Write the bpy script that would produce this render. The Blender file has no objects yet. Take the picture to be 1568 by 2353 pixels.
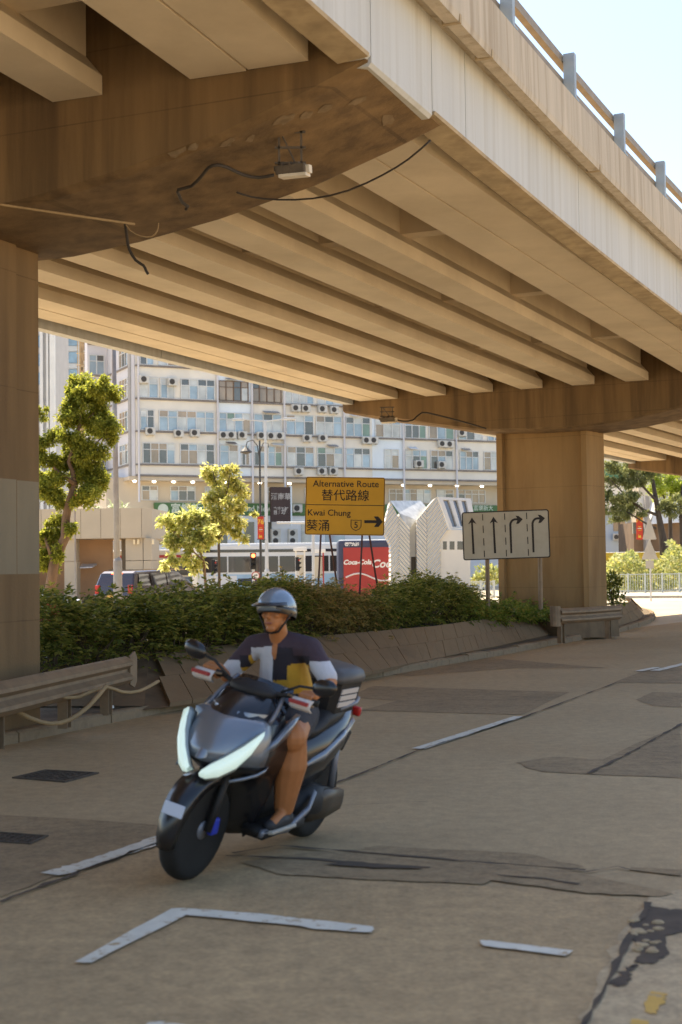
import bpy, bmesh, math, random
from mathutils import Vector, Matrix, Quaternion
rnd = random.Random(7)
C = bpy.context.scene.collection
sc = bpy.context.scene
rad = math.radians

# ------------------------------------------------------------------ camera geometry (metres, Y = away from the photographer)
FPX = 3300.0
CU, CV = 784.0, 1176.5
ROLL = rad(.75)
PITCH = math.atan(133.0/FPX)
EYE = 1.62

def ray(u, v):
    x = (u-CU)/FPX; z = -(v-CV)/FPX
    x2 = x*math.cos(ROLL)+z*math.sin(ROLL); z2 = -x*math.sin(ROLL)+z*math.cos(ROLL)
    return Vector((x2, math.cos(PITCH)-z2*math.sin(PITCH), math.sin(PITCH)+z2*math.cos(PITCH)))

def G(u, v, z=0.0):                    # point of a level plane seen at u, v
    d = ray(u, v); t = (z-EYE)/d.z
    return Vector((d.x*t, d.y*t, z))

def AT(u, v, Y):                       # point at distance Y seen at u, v
    d = ray(u, v); t = Y/d.y
    return Vector((d.x*t, Y, EYE+d.z*t))

# curved road and flyover: S runs along the road, L across it (right positive)
A0 = rad(25.9); RC = 255.0; S0 = 23.0
CX = S0*math.sin(A0)+RC*math.cos(A0); CY = S0*math.cos(A0)-RC*math.sin(A0)
def B(L, S, z=0.0):
    a = A0+(S-S0)/RC
    return Vector((CX-math.cos(a)*(RC-L), CY+math.sin(a)*(RC-L), z))
def head(S):
    return A0+(S-S0)/RC
def SOF(S):                            # height of the girder soffits
    return 5.8-.0094*(S-11)

# ------------------------------------------------------------------ mesh builder
class MB:
    def __init__(s): s.v = []; s.f = []
    def add(s, vs, fs):
        n = len(s.v); s.v += [Vector(p) for p in vs]; s.f += [tuple(i+n for i in f) for f in fs]; return s
    def quad(s, a, b, c, d): return s.add([a, b, c, d], [(0, 1, 2, 3)])
    def box(s, c, size, M=None):
        x, y, z = size[0]/2, size[1]/2, size[2]/2
        vs = [Vector((i, j, k)) for i in (-x, x) for j in (-y, y) for k in (-z, z)]
        if M is not None: vs = [M @ p for p in vs]
        c = Vector(c)
        return s.add([p+c for p in vs], [(0, 1, 3, 2), (4, 6, 7, 5), (0, 4, 5, 1), (2, 3, 7, 6), (0, 2, 6, 4), (1, 5, 7, 3)])
    def bbox(s, c, size, bev=.02, M=None):          # box with chamfered edges
        bm = bmesh.new(); bmesh.ops.create_cube(bm, size=1)
        for q in bm.verts: q.co = Vector((q.co.x*size[0], q.co.y*size[1], q.co.z*size[2]))
        bmesh.ops.bevel(bm, geom=list(bm.edges), offset=bev, segments=2, affect='EDGES', profile=.6)
        c = Vector(c); bm.verts.index_update()
        vs = [(M @ q.co if M is not None else q.co)+c for q in bm.verts]
        fs = [tuple(q.index for q in f.verts) for f in bm.faces]; bm.free()
        return s.add(vs, fs)
    def hexa(s, p):                                 # eight corners: bottom four, top four
        return s.add(p, [(3, 2, 1, 0), (4, 5, 6, 7), (0, 1, 5, 4), (1, 2, 6, 5), (2, 3, 7, 6), (3, 0, 4, 7)])
    def loft(s, rings, caps=True, closed=True):
        n = len(rings[0]); vs = [p for r in rings for p in r]; fs = []
        for i in range(len(rings)-1):
            for j in range(n if closed else n-1):
                k = (j+1) % n
                fs.append((i*n+j, i*n+k, (i+1)*n+k, (i+1)*n+j))
        if caps and closed:
            fs.append(tuple(range(n-1, -1, -1))); m = (len(rings)-1)*n; fs.append(tuple(range(m, m+n)))
        return s.add(vs, fs)
    def tube(s, pts, r, n=8, caps=True):
        pts = [Vector(p) for p in pts]; rings = []
        rr = r if isinstance(r, (list, tuple)) else [r]*len(pts)
        up = None
        for i, p in enumerate(pts):
            d = (pts[min(i+1, len(pts)-1)]-pts[max(i-1, 0)]).normalized()
            if up is None:
                up = Vector((0, 0, 1)) if abs(d.z) < .9 else Vector((1, 0, 0))
            a = d.cross(up)
            if a.length < 1e-5: a = d.cross(Vector((0, 1, .3)))
            a.normalize(); b = a.cross(d).normalized(); up = b
            rings.append([p+(a*math.cos(t)+b*math.sin(t))*rr[i] for t in [2*math.pi*k/n for k in range(n)]])
        return s.loft(rings, caps)
    def prism(s, poly, M, h):                       # polygon in the xy plane of M pushed h along its z
        n = len(poly)
        vs = [M @ Vector((x, y, 0)) for x, y in poly]+[M @ Vector((x, y, h)) for x, y in poly]
        return s.add(vs, [tuple(range(n-1, -1, -1)), tuple(range(n, 2*n))]+[(i, (i+1) % n, n+(i+1) % n, n+i) for i in range(n)])
    def lathe(s, prof, M=None, n=16):
        M = M or Matrix(); rings = []
        for r, z in prof:
            rings.append([M @ Vector((r*math.cos(2*math.pi*k/n), r*math.sin(2*math.pi*k/n), z)) for k in range(n)])
        return s.loft(rings, True)
    def ell(s, c, r, M=None, n=12, m=8):
        c = Vector(c); rings = []
        for i in range(1, m):
            t = math.pi*i/m; ring = []
            for k in range(n):
                a = 2*math.pi*k/n
                p = Vector((r[0]*math.sin(t)*math.cos(a), r[1]*math.sin(t)*math.sin(a), -r[2]*math.cos(t)))
                ring.append((M @ p if M is not None else p)+c)
            rings.append(ring)
        return s.loft(rings, True)
    def build(s, name, mat, parent=None, smooth=False, local=False, mats=None, mi=None):
        org = Vector((0, 0, 0)) if (local or parent is None) else Vector(parent.get('_o', (0, 0, 0)))
        me = bpy.data.meshes.new(name)
        me.from_pydata([tuple(p-org) for p in s.v], [], s.f); me.update()
        if mats:
            for q in mats: me.materials.append(q)
        else: me.materials.append(mat)
        if mi: me.polygons.foreach_set('material_index', mi)
        if smooth: me.polygons.foreach_set('use_smooth', [True]*len(me.polygons))
        o = bpy.data.objects.new(name, me); C.objects.link(o)
        if parent is not None:
            o.parent = parent; o['_o'] = tuple(org)
        return o

ROOTS = []
def thing(name, label, cat, loc=(0, 0, 0), group=None, rot=None):
    o = bpy.data.objects.new(name, None); C.objects.link(o)
    o.location = loc
    if rot is not None: o.rotation_euler = rot
    o.empty_display_size = .1
    o['label'] = label; o['category'] = cat; o['_o'] = tuple(loc)
    if group: o['group'] = group
    ROOTS.append(o)
    return o
def tag(o, label, cat, group=None):
    o['label'] = label; o['category'] = cat
    if group: o['group'] = group
    return o
def struct(o): o['kind'] = 'structure'; return o
def copy_tree(o, parent=None):
    c = o.copy(); C.objects.link(c)
    if parent is not None: c.parent = parent
    for ch in list(o.children): copy_tree(ch, c)
    return c

def text_mb(body, size, M, depth=.004, align='CENTER', bold=0.0, xs=1.0):
    cu = bpy.data.curves.new('lettering', 'FONT'); cu.body = body; cu.size = size; cu.align_x = align; cu.align_y = 'CENTER'
    cu.resolution_u = 3; cu.offset = bold; cu.extrude = depth/2
    o = bpy.data.objects.new('lettering', cu); C.objects.link(o)
    dg = bpy.context.evaluated_depsgraph_get(); dg.update()
    me = bpy.data.meshes.new_from_object(o.evaluated_get(dg))
    mb = MB(); mb.add([M @ Vector((p.co.x*xs, p.co.y, p.co.z)) for p in me.vertices], [tuple(f.vertices) for f in me.polygons])
    bpy.data.objects.remove(o); bpy.data.curves.remove(cu); bpy.data.meshes.remove(me)
    return mb

def frame(o, x, y):                                 # matrix with given origin and in-plane axes
    x = Vector(x).normalized(); y = Vector(y); y = (y-x*y.dot(x)).normalized(); z = x.cross(y)
    M = Matrix((x, y, z)).transposed().to_4x4(); M.translation = Vector(o); return M

# ------------------------------------------------------------------ materials
def _n(t, k, **kw):
    n = t.nodes.new(k)
    for a, b in kw.items(): setattr(n, a, b)
    return n
def pm(name, col, rough=.8, var=.18, scale=4.0, bump=.0, bscale=60.0, metal=0.0, spec=.4, stretch=(1, 1, 1), dirt=None, dscale=1.2, damt=.6, dstretch=(1, 1, 1), emit=None, estr=0.0, trans=None, coat=0.0, alpha=None):
    m = bpy.data.materials.new(name); m.use_nodes = True; t = m.node_tree; L = t.links
    p = t.nodes['Principled BSDF']
    tc = _n(t, 'ShaderNodeTexCoord')
    def noise(sc_, st, det=5):
        mp = _n(t, 'ShaderNodeMapping'); mp.inputs['Scale'].default_value = st; L.new(tc.outputs['Object'], mp.inputs[0])
        nz = _n(t, 'ShaderNodeTexNoise'); nz.inputs['Scale'].default_value = sc_; nz.inputs['Detail'].default_value = det; nz.inputs['Roughness'].default_value = .6
        L.new(mp.outputs[0], nz.inputs['Vector']); return nz.outputs['Fac']
    c = Vector(col[:3])
    if var > 0:
        mx = _n(t, 'ShaderNodeMix', data_type='RGBA')
        rm = _n(t, 'ShaderNodeMapRange'); rm.inputs[1].default_value = .3; rm.inputs[2].default_value = .7
        L.new(noise(scale, stretch), rm.inputs[0]); L.new(rm.outputs[0], mx.inputs['Factor'])
        mx.inputs['A'].default_value = (*(c*(1-var)), 1); mx.inputs['B'].default_value = (*(c*(1+var)), 1)
        out = mx.outputs['Result']
    else:
        rg = _n(t, 'ShaderNodeRGB'); rg.outputs[0].default_value = (*c, 1); out = rg.outputs[0]
    if dirt is not None:
        m2 = _n(t, 'ShaderNodeMix', data_type='RGBA')
        r2 = _n(t, 'ShaderNodeMapRange'); r2.inputs[1].default_value = .48; r2.inputs[2].default_value = .72; r2.inputs[4].default_value = damt
        L.new(noise(dscale, dstretch, 8), r2.inputs[0]); L.new(r2.outputs[0], m2.inputs['Factor'])
        L.new(out, m2.inputs['A']); m2.inputs['B'].default_value = (*dirt[:3], 1); out = m2.outputs['Result']
    L.new(out, p.inputs['Base Color'])
    p.inputs['Roughness'].default_value = rough; p.inputs['Metallic'].default_value = metal
    p.inputs['Specular IOR Level'].default_value = spec
    if coat: p.inputs['Coat Weight'].default_value = coat; p.inputs['Coat Roughness'].default_value = .08
    if bump > 0:
        bp = _n(t, 'ShaderNodeBump'); bp.inputs['Strength'].default_value = bump; bp.inputs['Distance'].default_value = .02
        L.new(noise(bscale, (1, 1, 1), 4), bp.inputs['Height']); L.new(bp.outputs[0], p.inputs['Normal'])
    if emit is not None:
        p.inputs['Emission Color'].default_value = (*emit, 1); p.inputs['Emission Strength'].default_value = estr
    if alpha is not None: p.inputs['Alpha'].default_value = alpha
    if trans is not None:
        tr = _n(t, 'ShaderNodeBsdfTranslucent'); mxs = _n(t, 'ShaderNodeMixShader'); mxs.inputs[0].default_value = trans
        hs = _n(t, 'ShaderNodeHueSaturation'); hs.inputs['Value'].default_value = 1.6; hs.inputs['Saturation'].default_value = 1.1; L.new(out, hs.inputs['Color']); L.new(hs.outputs[0], tr.inputs['Color'])
        L.new(p.outputs[0], mxs.inputs[1]); L.new(tr.outputs[0], mxs.inputs[2])
        L.new(mxs.outputs[0], t.nodes['Material Output'].inputs['Surface'])
    return m
def leafmat(name, cols, trans=.35, scale=3.0, rough=.55):
    m = bpy.data.materials.new(name); m.use_nodes = True; t = m.node_tree; L = t.links
    p = t.nodes['Principled BSDF']; g = _n(t, 'ShaderNodeNewGeometry')
    r = _n(t, 'ShaderNodeValToRGB'); els = r.color_ramp.elements
    n = len(cols)
    while len(els) < n: els.new(.5)
    for i, c in enumerate(cols): els[i].position = i/(n-1); els[i].color = (*c, 1)
    L.new(g.outputs['Random Per Island'], r.inputs[0])
    L.new(r.outputs[0], p.inputs['Base Color']); p.inputs['Roughness'].default_value = rough
    p.inputs['Specular IOR Level'].default_value = .35
    tr = _n(t, 'ShaderNodeBsdfTranslucent'); mx = _n(t, 'ShaderNodeMixShader'); mx.inputs[0].default_value = trans
    hs = _n(t, 'ShaderNodeHueSaturation'); hs.inputs['Value'].default_value = 1.8; L.new(r.outputs[0], hs.inputs['Color']); L.new(hs.outputs[0], tr.inputs['Color'])
    L.new(p.outputs[0], mx.inputs[1]); L.new(tr.outputs[0], mx.inputs[2]); L.new(mx.outputs[0], t.nodes['Material Output'].inputs['Surface'])
    return m
def glassmat(name, col, rough=.08, spec=.9, var=.3, scale=.6):
    return pm(name, col, rough=rough, spec=spec, var=var, scale=scale)

M = {}
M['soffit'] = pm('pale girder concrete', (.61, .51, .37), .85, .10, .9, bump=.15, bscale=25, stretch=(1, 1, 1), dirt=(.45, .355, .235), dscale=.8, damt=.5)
M['slabcon'] = pm('deck concrete darkened for gap shade', (.30, .22, .13), .9, .2, 1.2, dirt=(.16, .11, .06), dscale=1.2, damt=.6)  # shade of the gaps between girders is put into this darker slab colour
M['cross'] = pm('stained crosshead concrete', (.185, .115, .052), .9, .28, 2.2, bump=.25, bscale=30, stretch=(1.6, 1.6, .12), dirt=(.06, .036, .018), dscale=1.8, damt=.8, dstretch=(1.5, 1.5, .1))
M['pier'] = pm('rust tinted pier concrete', (.31, .188, .078), .9, .16, 1.6, bump=.2, bscale=40, stretch=(1.5, 1.5, .15), dirt=(.185, .098, .038), dscale=1.4, damt=.6, dstretch=(1.3, 1.3, .25))
M['pierold'] = pm('dark soot stained pier concrete', (.20, .122, .055), .9, .2, 1.6, bump=.2, bscale=40, stretch=(1.5, 1.5, .15), dirt=(.10, .06, .03), dscale=1.4, damt=.7, dstretch=(1.3, 1.3, .2))
M['pierpaint'] = pm('fresher grey paint on concrete', (.255, .20, .125), .85, .12, 1.6, bump=.15, bscale=40, stretch=(1.2, 1.2, .3))
M['fascia'] = pm('pale painted fascia concrete', (.50, .50, .48), .8, .08, 1.4, bump=.1, bscale=20, stretch=(2, 2, .12), dirt=(.36, .33, .27), dscale=3.5, damt=.5, dstretch=(2.2, 2.2, .06))
M['parapet'] = pm('weathered parapet concrete', (.46, .395, .305), .9, .12, 2.5, bump=.2, bscale=30, stretch=(2, 2, .2), dirt=(.26, .2, .13), dscale=3, damt=.7, dstretch=(2.5, 2.5, .12))
M['lip'] = pm('stained drip edge concrete', (.40, .31, .19), .9, .2, 3, dirt=(.2, .14, .08), dscale=4, damt=.6)
M['joint'] = pm('dark joint filler', (.10, .08, .06), .95, .2, 5)
def formlines(m, step, dark=.72, wd=.012):          # faint lines left by the formwork boards
    t = m.node_tree; L = t.links; p = t.nodes['Principled BSDF']; src = p.inputs['Base Color'].links[0].from_socket
    tc = _n(t, 'ShaderNodeTexCoord'); sx = _n(t, 'ShaderNodeSeparateXYZ'); L.new(tc.outputs['Object'], sx.inputs[0])
    nz = _n(t, 'ShaderNodeTexNoise'); nz.inputs['Scale'].default_value = 1.5; L.new(tc.outputs['Object'], nz.inputs['Vector'])
    a = _n(t, 'ShaderNodeMath', operation='MULTIPLY'); a.inputs[1].default_value = 1/step; L.new(sx.outputs['Z'], a.inputs[0])
    f = _n(t, 'ShaderNodeMath', operation='FRACT'); L.new(a.outputs[0], f.inputs[0])
    c = _n(t, 'ShaderNodeMath', operation='LESS_THAN'); c.inputs[1].default_value = wd/step; L.new(f.outputs[0], c.inputs[0])
    k = _n(t, 'ShaderNodeMath', operation='MULTIPLY'); L.new(c.outputs[0], k.inputs[0]); L.new(nz.outputs['Fac'], k.inputs[1])
    rm = _n(t, 'ShaderNodeMapRange'); rm.inputs[1].default_value = 0; rm.inputs[2].default_value = .6; rm.inputs[3].default_value = 1; rm.inputs[4].default_value = dark; L.new(k.outputs[0], rm.inputs[0])
    hs = _n(t, 'ShaderNodeHueSaturation'); L.new(src, hs.inputs['Color']); L.new(rm.outputs[0], hs.inputs['Value']); L.new(hs.outputs[0], p.inputs['Base Color'])
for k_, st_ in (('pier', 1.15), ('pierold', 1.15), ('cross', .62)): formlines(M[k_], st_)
M['steelgrey'] = pm('grey painted steel post', (.32, .36, .38), .5, .1, 5, metal=.2)
M['rail'] = pm('dull brown rail steel', (.27, .215, .15), .6, .15, 6, metal=.3)
M['galv'] = pm('dusty galvanised steel', (.27, .185, .108), .6, .18, 5, metal=.25, dirt=(.17, .11, .065), dscale=6, damt=.5)
M['black'] = pm('black rubber', (.015, .014, .013), .7, .2, 8)
M['cable'] = pm('dusty black cable', (.04, .03, .022), .7, .2, 8)
M['cabletan'] = pm('tan cable sheath', (.36, .24, .115), .7, .15, 8)
# ------------------------------------------------------------------ camera, sky and sun
cd = bpy.data.cameras.new('camera'); cam = bpy.data.objects.new('camera', cd); C.objects.link(cam); sc.camera = cam
cd.sensor_fit = 'VERTICAL'; cd.sensor_height = 36; cd.sensor_width = 24; cd.lens = FPX/2353*36
cam.matrix_world = Matrix.Translation((0, 0, EYE)) @ Matrix.Rotation(math.pi/2+PITCH, 4, 'X') @ Matrix.Rotation(-ROLL, 4, 'Z')
cd.clip_end = 3000; cd.clip_start = .05
cd.dof.use_dof = True; cd.dof.focus_distance = 20; cd.dof.aperture_fstop = 3.2

SUN_AZ = rad(-30); SUN_EL = rad(58)                 # azimuth from straight ahead, left negative
w = bpy.data.worlds.new('World'); sc.world = w; w.use_nodes = True
t = w.node_tree; bg = t.nodes['Background']
sky = t.nodes.new('ShaderNodeTexSky'); sky.sky_type = 'NISHITA'; sky.sun_disc = False
sky.sun_elevation = SUN_EL; sky.sun_rotation = SUN_AZ
sky.air_density = 1.0; sky.dust_density = 1.1; sky.ozone_density = 1.0
t.links.new(sky.outputs[0], bg.inputs[0]); bg.inputs[1].default_value = .12
sl = bpy.data.lights.new('sun', 'SUN'); sl.energy = 4.8; sl.angle = rad(.5); sl.color = (1, .87, .66)
so = bpy.data.objects.new('sun', sl); C.objects.link(so)
sd = Vector((math.sin(SUN_AZ)*math.cos(SUN_EL), math.cos(SUN_AZ)*math.cos(SUN_EL), math.sin(SUN_EL)))
so.rotation_euler = sd.to_track_quat('Z', 'Y').to_euler()
sc.view_settings.view_transform = 'Standard'; sc.view_settings.look = 'None'; sc.view_settings.gamma = 1
sc.view_settings.exposure = 1.36

# ------------------------------------------------------------------ ground and road
M['ground'] = pm('sunlit paved ground', (.47, .385, .265), .9, .12, .25, dirt=(.36, .285, .19), dscale=.12, damt=.5)
M['road'] = pm('worn concrete road', (.42, .292, .150), .85, .08, .5, bump=.35, bscale=70, dirt=(.37, .238, .112), dscale=.22, damt=.7)
def road_detail(m, amt=.25):                        # exposed aggregate speckle
    t = m.node_tree; L = t.links; p = t.nodes['Principled BSDF']; src = p.inputs['Base Color'].links[0].from_socket
    tc = _n(t, 'ShaderNodeTexCoord'); nz = _n(t, 'ShaderNodeTexNoise'); nz.inputs['Scale'].default_value = 38; nz.inputs['Detail'].default_value = 3
    L.new(tc.outputs['Object'], nz.inputs['Vector'])
    n2 = _n(t, 'ShaderNodeTexNoise'); n2.inputs['Scale'].default_value = 9; n2.inputs['Detail'].default_value = 6; L.new(tc.outputs['Object'], n2.inputs['Vector'])
    ad = _n(t, 'ShaderNodeMath', operation='ADD'); L.new(nz.outputs['Fac'], ad.inputs[0]); L.new(n2.outputs['Fac'], ad.inputs[1])
    rm = _n(t, 'ShaderNodeMapRange'); rm.inputs[1].default_value = .7; rm.inputs[2].default_value = 1.3; rm.inputs[3].default_value = 1-amt; rm.inputs[4].default_value = 1+amt
    L.new(ad.outputs[0], rm.inputs[0])
    hs = _n(t, 'ShaderNodeHueSaturation'); L.new(src, hs.inputs['Color']); L.new(rm.outputs[0], hs.inputs['Value']); L.new(hs.outputs[0], p.inputs['Base Color'])
road_detail(M['road'], .15)
M['patch'] = pm('darker asphalt patch', (.29, .195, .098), .9, .15, 1.2, bump=.3, bscale=90); road_detail(M['patch'], .25)
M['slab'] = pm('paler concrete slab', (.47, .34, .19), .85, .12, 1, bump=.3, bscale=80, dirt=(.38, .26, .135), dscale=2, damt=.6); road_detail(M['slab'], .25)
M['crack'] = pm('black crack filler', (.085, .058, .036), .9, .3, 6)
def painted(name, col, wear):                       # road paint, worn through to the surface below
    m = pm(name, col, .75, .1, 6); t = m.node_tree; L = t.links; p = t.nodes['Principled BSDF']
    tc = _n(t, 'ShaderNodeTexCoord'); nz = _n(t, 'ShaderNodeTexNoise'); nz.inputs['Scale'].default_value = 16; nz.inputs['Detail'].default_value = 8; nz.inputs['Roughness'].default_value = .7
    L.new(tc.outputs['Object'], nz.inputs['Vector'])
    rm = _n(t, 'ShaderNodeMapRange'); rm.inputs[1].default_value = wear; rm.inputs[2].default_value = wear+.06
    L.new(nz.outputs['Fac'], rm.inputs[0])
    mx = _n(t, 'ShaderNodeMix', data_type='RGBA'); src = p.inputs['Base Color'].links[0].from_socket
    mx.inputs['A'].default_value = (.43, .29, .145, 1); L.new(src, mx.inputs['B']); L.new(rm.outputs[0], mx.inputs['Factor']); L.new(mx.outputs['Result'], p.inputs['Base Color'])
    return m
M['white'] = painted('worn white road paint', (.68, .62, .50), .38)
M['yellow'] = painted('worn yellow road paint', (.62, .36, .07), .40)
mb = MB(); n = 24
xs = [-2500, -600, -200, -80, -40, -20, 0, 20, 40, 80, 200, 600, 2500]
ys = [-2500, -600, -100, -20, 0, 20, 40, 80, 160, 400, 1000, 2500]
vs = [(x, y, 0) for y in ys for x in xs]; nx = len(xs)
mb.add(vs, [(j*nx+i, j*nx+i+1, (j+1)*nx+i+1, (j+1)*nx+i) for j in range(len(ys)-1) for i in range(nx-1)])
struct(mb.build('ground', M['ground']))
# the road under the flyover
mb = MB(); SS = [-20+3*i for i in range(36)]
for a, b in zip(SS, SS[1:]): mb.quad(B(-9.9, a, .004), B(2.2, a, .004), B(2.2, b, .004), B(-9.9, b, .004))
struct(mb.build('road', M['road']))
M['asphalt'] = pm('bounce cutting asphalt', (.085, .068, .046), .9, .15, .8)
mb = MB()  # unseen dark strip on the left, added to cut bounce onto the near span
for a, b in zip([-90+5*i for i in range(21)], [-85+5*i for i in range(21)]): mb.quad(B(-36, a, .004), B(-13.2, a, .004), B(-13.2, b, .004), B(-36, b, .004))
struct(mb.build('road', M['asphalt']))
def sheet(name, px, z, mat, jag=0.0, sub=1):
    pts = [G(u, v, z) for u, v in px]; out = []
    for a, b in zip(pts, pts[1:]+pts[:1]):
        for k in range(sub):
            p = a.lerp(b, k/sub)
            if k and jag: p = p+Vector((rnd.uniform(-jag, jag), rnd.uniform(-jag, jag), 0))
            out.append(p)
    mb = MB(); mb.add(out, [tuple(range(len(out)))])
    bm = bmesh.new(); me = bpy.data.meshes.new(name); me.from_pydata([tuple(p) for p in mb.v], [], mb.f); bm.from_mesh(me)
    bmesh.ops.triangulate(bm, faces=bm.faces[:]); bm.normal_update()
    for f in bm.faces:
        if f.normal.z < 0: f.normal_flip()
    bm.to_mesh(me); bm.free(); me.materials.append(mat)
    o = bpy.data.objects.new(name, me); C.objects.link(o); return struct(o)
def strip(name, px, wid, z, mat, jag=.0, sub=6):    # line of given width in metres along pixel polyline on the ground
    pts = [G(u, v, z) for u, v in px]; full = []
    for a, b in zip(pts, pts[1:]):
        n_ = sub if jag < .5 else max(2, min(sub, int((b-a).length/.10)))
        full += [a.lerp(b, k/n_) for k in range(n_)]
    full.append(pts[-1]); mb = MB(); rows = []
    for i, p in enumerate(full):
        d = (full[min(i+1, len(full)-1)]-full[max(i-1, 0)]).normalized(); nrm = Vector((-d.y, d.x, 0))
        w_ = wid/2*(1+(rnd.uniform(-jag, jag) if jag else 0)); o_ = nrm*(rnd.uniform(-jag, jag)*wid*.4 if jag else 0)
        rows.append((p+nrm*w_+o_, p-nrm*w_+o_))
    for (a, b), (c, d) in zip(rows, rows[1:]): mb.quad(b, d, c, a)
    return struct(mb.build(name, mat))
M['aggr'] = pm('coarse exposed aggregate slab', (.425, .285, .140), .85, .1, 1.2, bump=.5, bscale=45, dirt=(.36, .235, .112), dscale=.7, damt=.6)
road_detail(M['aggr'], .22)
sheet('road_slab', [(-150, 2140), (0, 2074), (200, 1998), (395, 1928), (520, 1962), (700, 1990), (850, 2014), (1130, 2036), (1480, 2068), (1420, 2180), (1330, 2420), (600, 2480), (-200, 2480)], .006, M['aggr'])
# repaired and newer areas of the carriageway
Z1, Z2, Z3, Z4 = .008, .012, .016, .020
sheet('road_patch', [(800, 1600), (860, 1576), (1040, 1582), (1310, 1590), (1200, 1642), (830, 1632), (915, 1610), (835, 1604)], Z1, M['patch'], .02, 5)
sheet('road_patch', [(1183, 1752), (1275, 1739), (1385, 1745), (1568, 1665), (1568, 1788), (1245, 1773)], Z1, M['patch'], .03, 5)
sheet('road_patch', [(1410, 1568), (1500, 1533), (1568, 1535), (1568, 1570)], Z1, M['patch'], .01, 4)
sheet('road_patch', [(1462, 1607), (1500, 1590), (1568, 1592), (1568, 1625), (1500, 1622)], Z1, M['patch'], .02, 4)
sheet('road_patch', [(835, 1948), (870, 1943), (1200, 1960), (1340, 1990), (1320, 1997), (1050, 1975), (850, 1957)], Z1, M['patch'], .015, 6)
sheet('road_patch', [(555, 1980), (700, 1960), (840, 1950), (1050, 1978), (1300, 2000), (1545, 2052), (1520, 2060), (1350, 2052), (1130, 2022), (1110, 2032), (800, 2018), (640, 2008)], Z2, M['patch'], .012, 6)
sheet('road_patch', [(1448, 1992), (1568, 1998), (1568, 2012), (1448, 1998)], Z2, M['patch'], .01, 4)
sheet('road_patch', [(0, 1872), (200, 1883), (390, 1898), (392, 1918), (150, 2005), (0, 2062)], Z1, M['patch'], .01, 5)
sheet('road_patch', [(830, 1545), (1100, 1510), (1400, 1535), (1180, 1535), (940, 1553)], Z1, M['patch'], .01, 5)
# concrete channel along the near kerb with its crumbled edge
sheet('road_channel', [(1340, 2360), (1370, 2250), (1420, 2150), (1490, 2062), (1580, 2040), (1640, 2360)], Z1, M['slab'], .03, 6)
sheet('pothole', [(1492, 2080), (1540, 2090), (1620, 2085), (1610, 2130), (1530, 2150), (1540, 2190), (1500, 2215), (1455, 2210), (1475, 2180), (1455, 2160), (1468, 2140), (1445, 2122), (1470, 2110)], Z2, M['crack'], .012, 5)
sheet('pothole', [(1400, 2258), (1425, 2236), (1445, 2222), (1462, 2214), (1455, 2240), (1440, 2262), (1415, 2265)], Z2, M['crack'], .02, 5)
for k in range(22):
    u = 1455+rnd.uniform(0, 60); v = 2112+rnd.uniform(0, 75)
    p = G(u, v, Z2); mb = MB(); r = rnd.uniform(.010, .032)
    mb.ell(p, (r, r*rnd.uniform(.6, 1), r*.5), n=7, m=5)
    tag(mb.build('loose_stone', M['slab']), 'pale loose stone lying in the black pothole by the kerb channel', 'stone', 'loose stones in the pothole')
for px, wd in (([(535, 1960), (640, 1942), (840, 1958), (1050, 1976), (1345, 1999)], .035), ([(520, 1965), (700, 1972), (870, 1986), (990, 1992)], .05), ([(1140, 2010), (1250, 2018), (1330, 2031)], .03), ([(1492, 2072), (1474, 2105), (1440, 2165), (1395, 2262), (1340, 2360)], .03), ([(1345, 2003), (1420, 1990), (1450, 1998)], .02),
               ([(0, 2072), (190, 2000), (392, 1925)], .045), ([(748, 1808), (850, 1768), (960, 1724), (1195, 1650), (1420, 1567)], .028), ([(1352, 1776), (1440, 1733), (1568, 1662)], .035), ([(1465, 1690), (1568, 1688)], .02), ([(790, 1850), (1000, 1840)], .008)):
    strip('road_crack', px, wd*.72, Z3, M['crack'], .8, 18)
sheet('road_crack', [(740, 1985), (800, 1978), (880, 1985), (960, 1990), (970, 1996), (860, 1994)], Z4, M['crack'], .012, 5)
# painted markings
strip('lane_marking', [(962, 1720), (1195, 1646)], .13, Z3, M['white'], .03)
strip('lane_marking', [(1468, 1542), (1510, 1533)], .13, Z3, M['white'], .06)
strip('lane_marking', [(1505, 1541), (1568, 1526), (1640, 1509)], .15, Z3, M['white'], .05)
strip('lane_marking', [(115, 2008), (200, 1985), (290, 1955), (392, 1918)], .14, Z3, M['white'], .16, 8)
sheet('lane_marking', [(172, 2210), (395, 2087), (425, 2086), (600, 2099), (860, 2129), (855, 2142), (720, 2134), (690, 2127), (428, 2102), (210, 2212)], Z3, M['white'], .006, 5)
sheet('lane_marking', [(1103, 2160), (1130, 2161), (1318, 2184), (1300, 2196), (1110, 2172)], Z3, M['white'], .005, 5)
sheet('lane_marking', [(340, 2350), (375, 2346), (440, 2358), (400, 2390), (300, 2390)], Z3, M['white'], .006, 4)
sheet('kerb_line', [(1482, 2325), (1496, 2277), (1532, 2283), (1530, 2300), (1512, 2318), (1508, 2332)], Z2, M['yellow'], .012, 5)
sheet('kerb_line', [(1436, 2375), (1452, 2341), (1492, 2346), (1480, 2385)], Z2, M['yellow'], .012, 5)
# pavement the photographer stands on
mb = MB()
for a, b in zip(SS, SS[1:]):
    mb.hexa([B(-1.05, a, 0), B(4, a, 0), B(4, b, 0), B(-1.05, b, 0), B(-1.05, a, .13), B(4, a, .13), B(4, b, .13), B(-1.05, b, .13)])
struct(mb.build('pavement', M['slab']))

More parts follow.
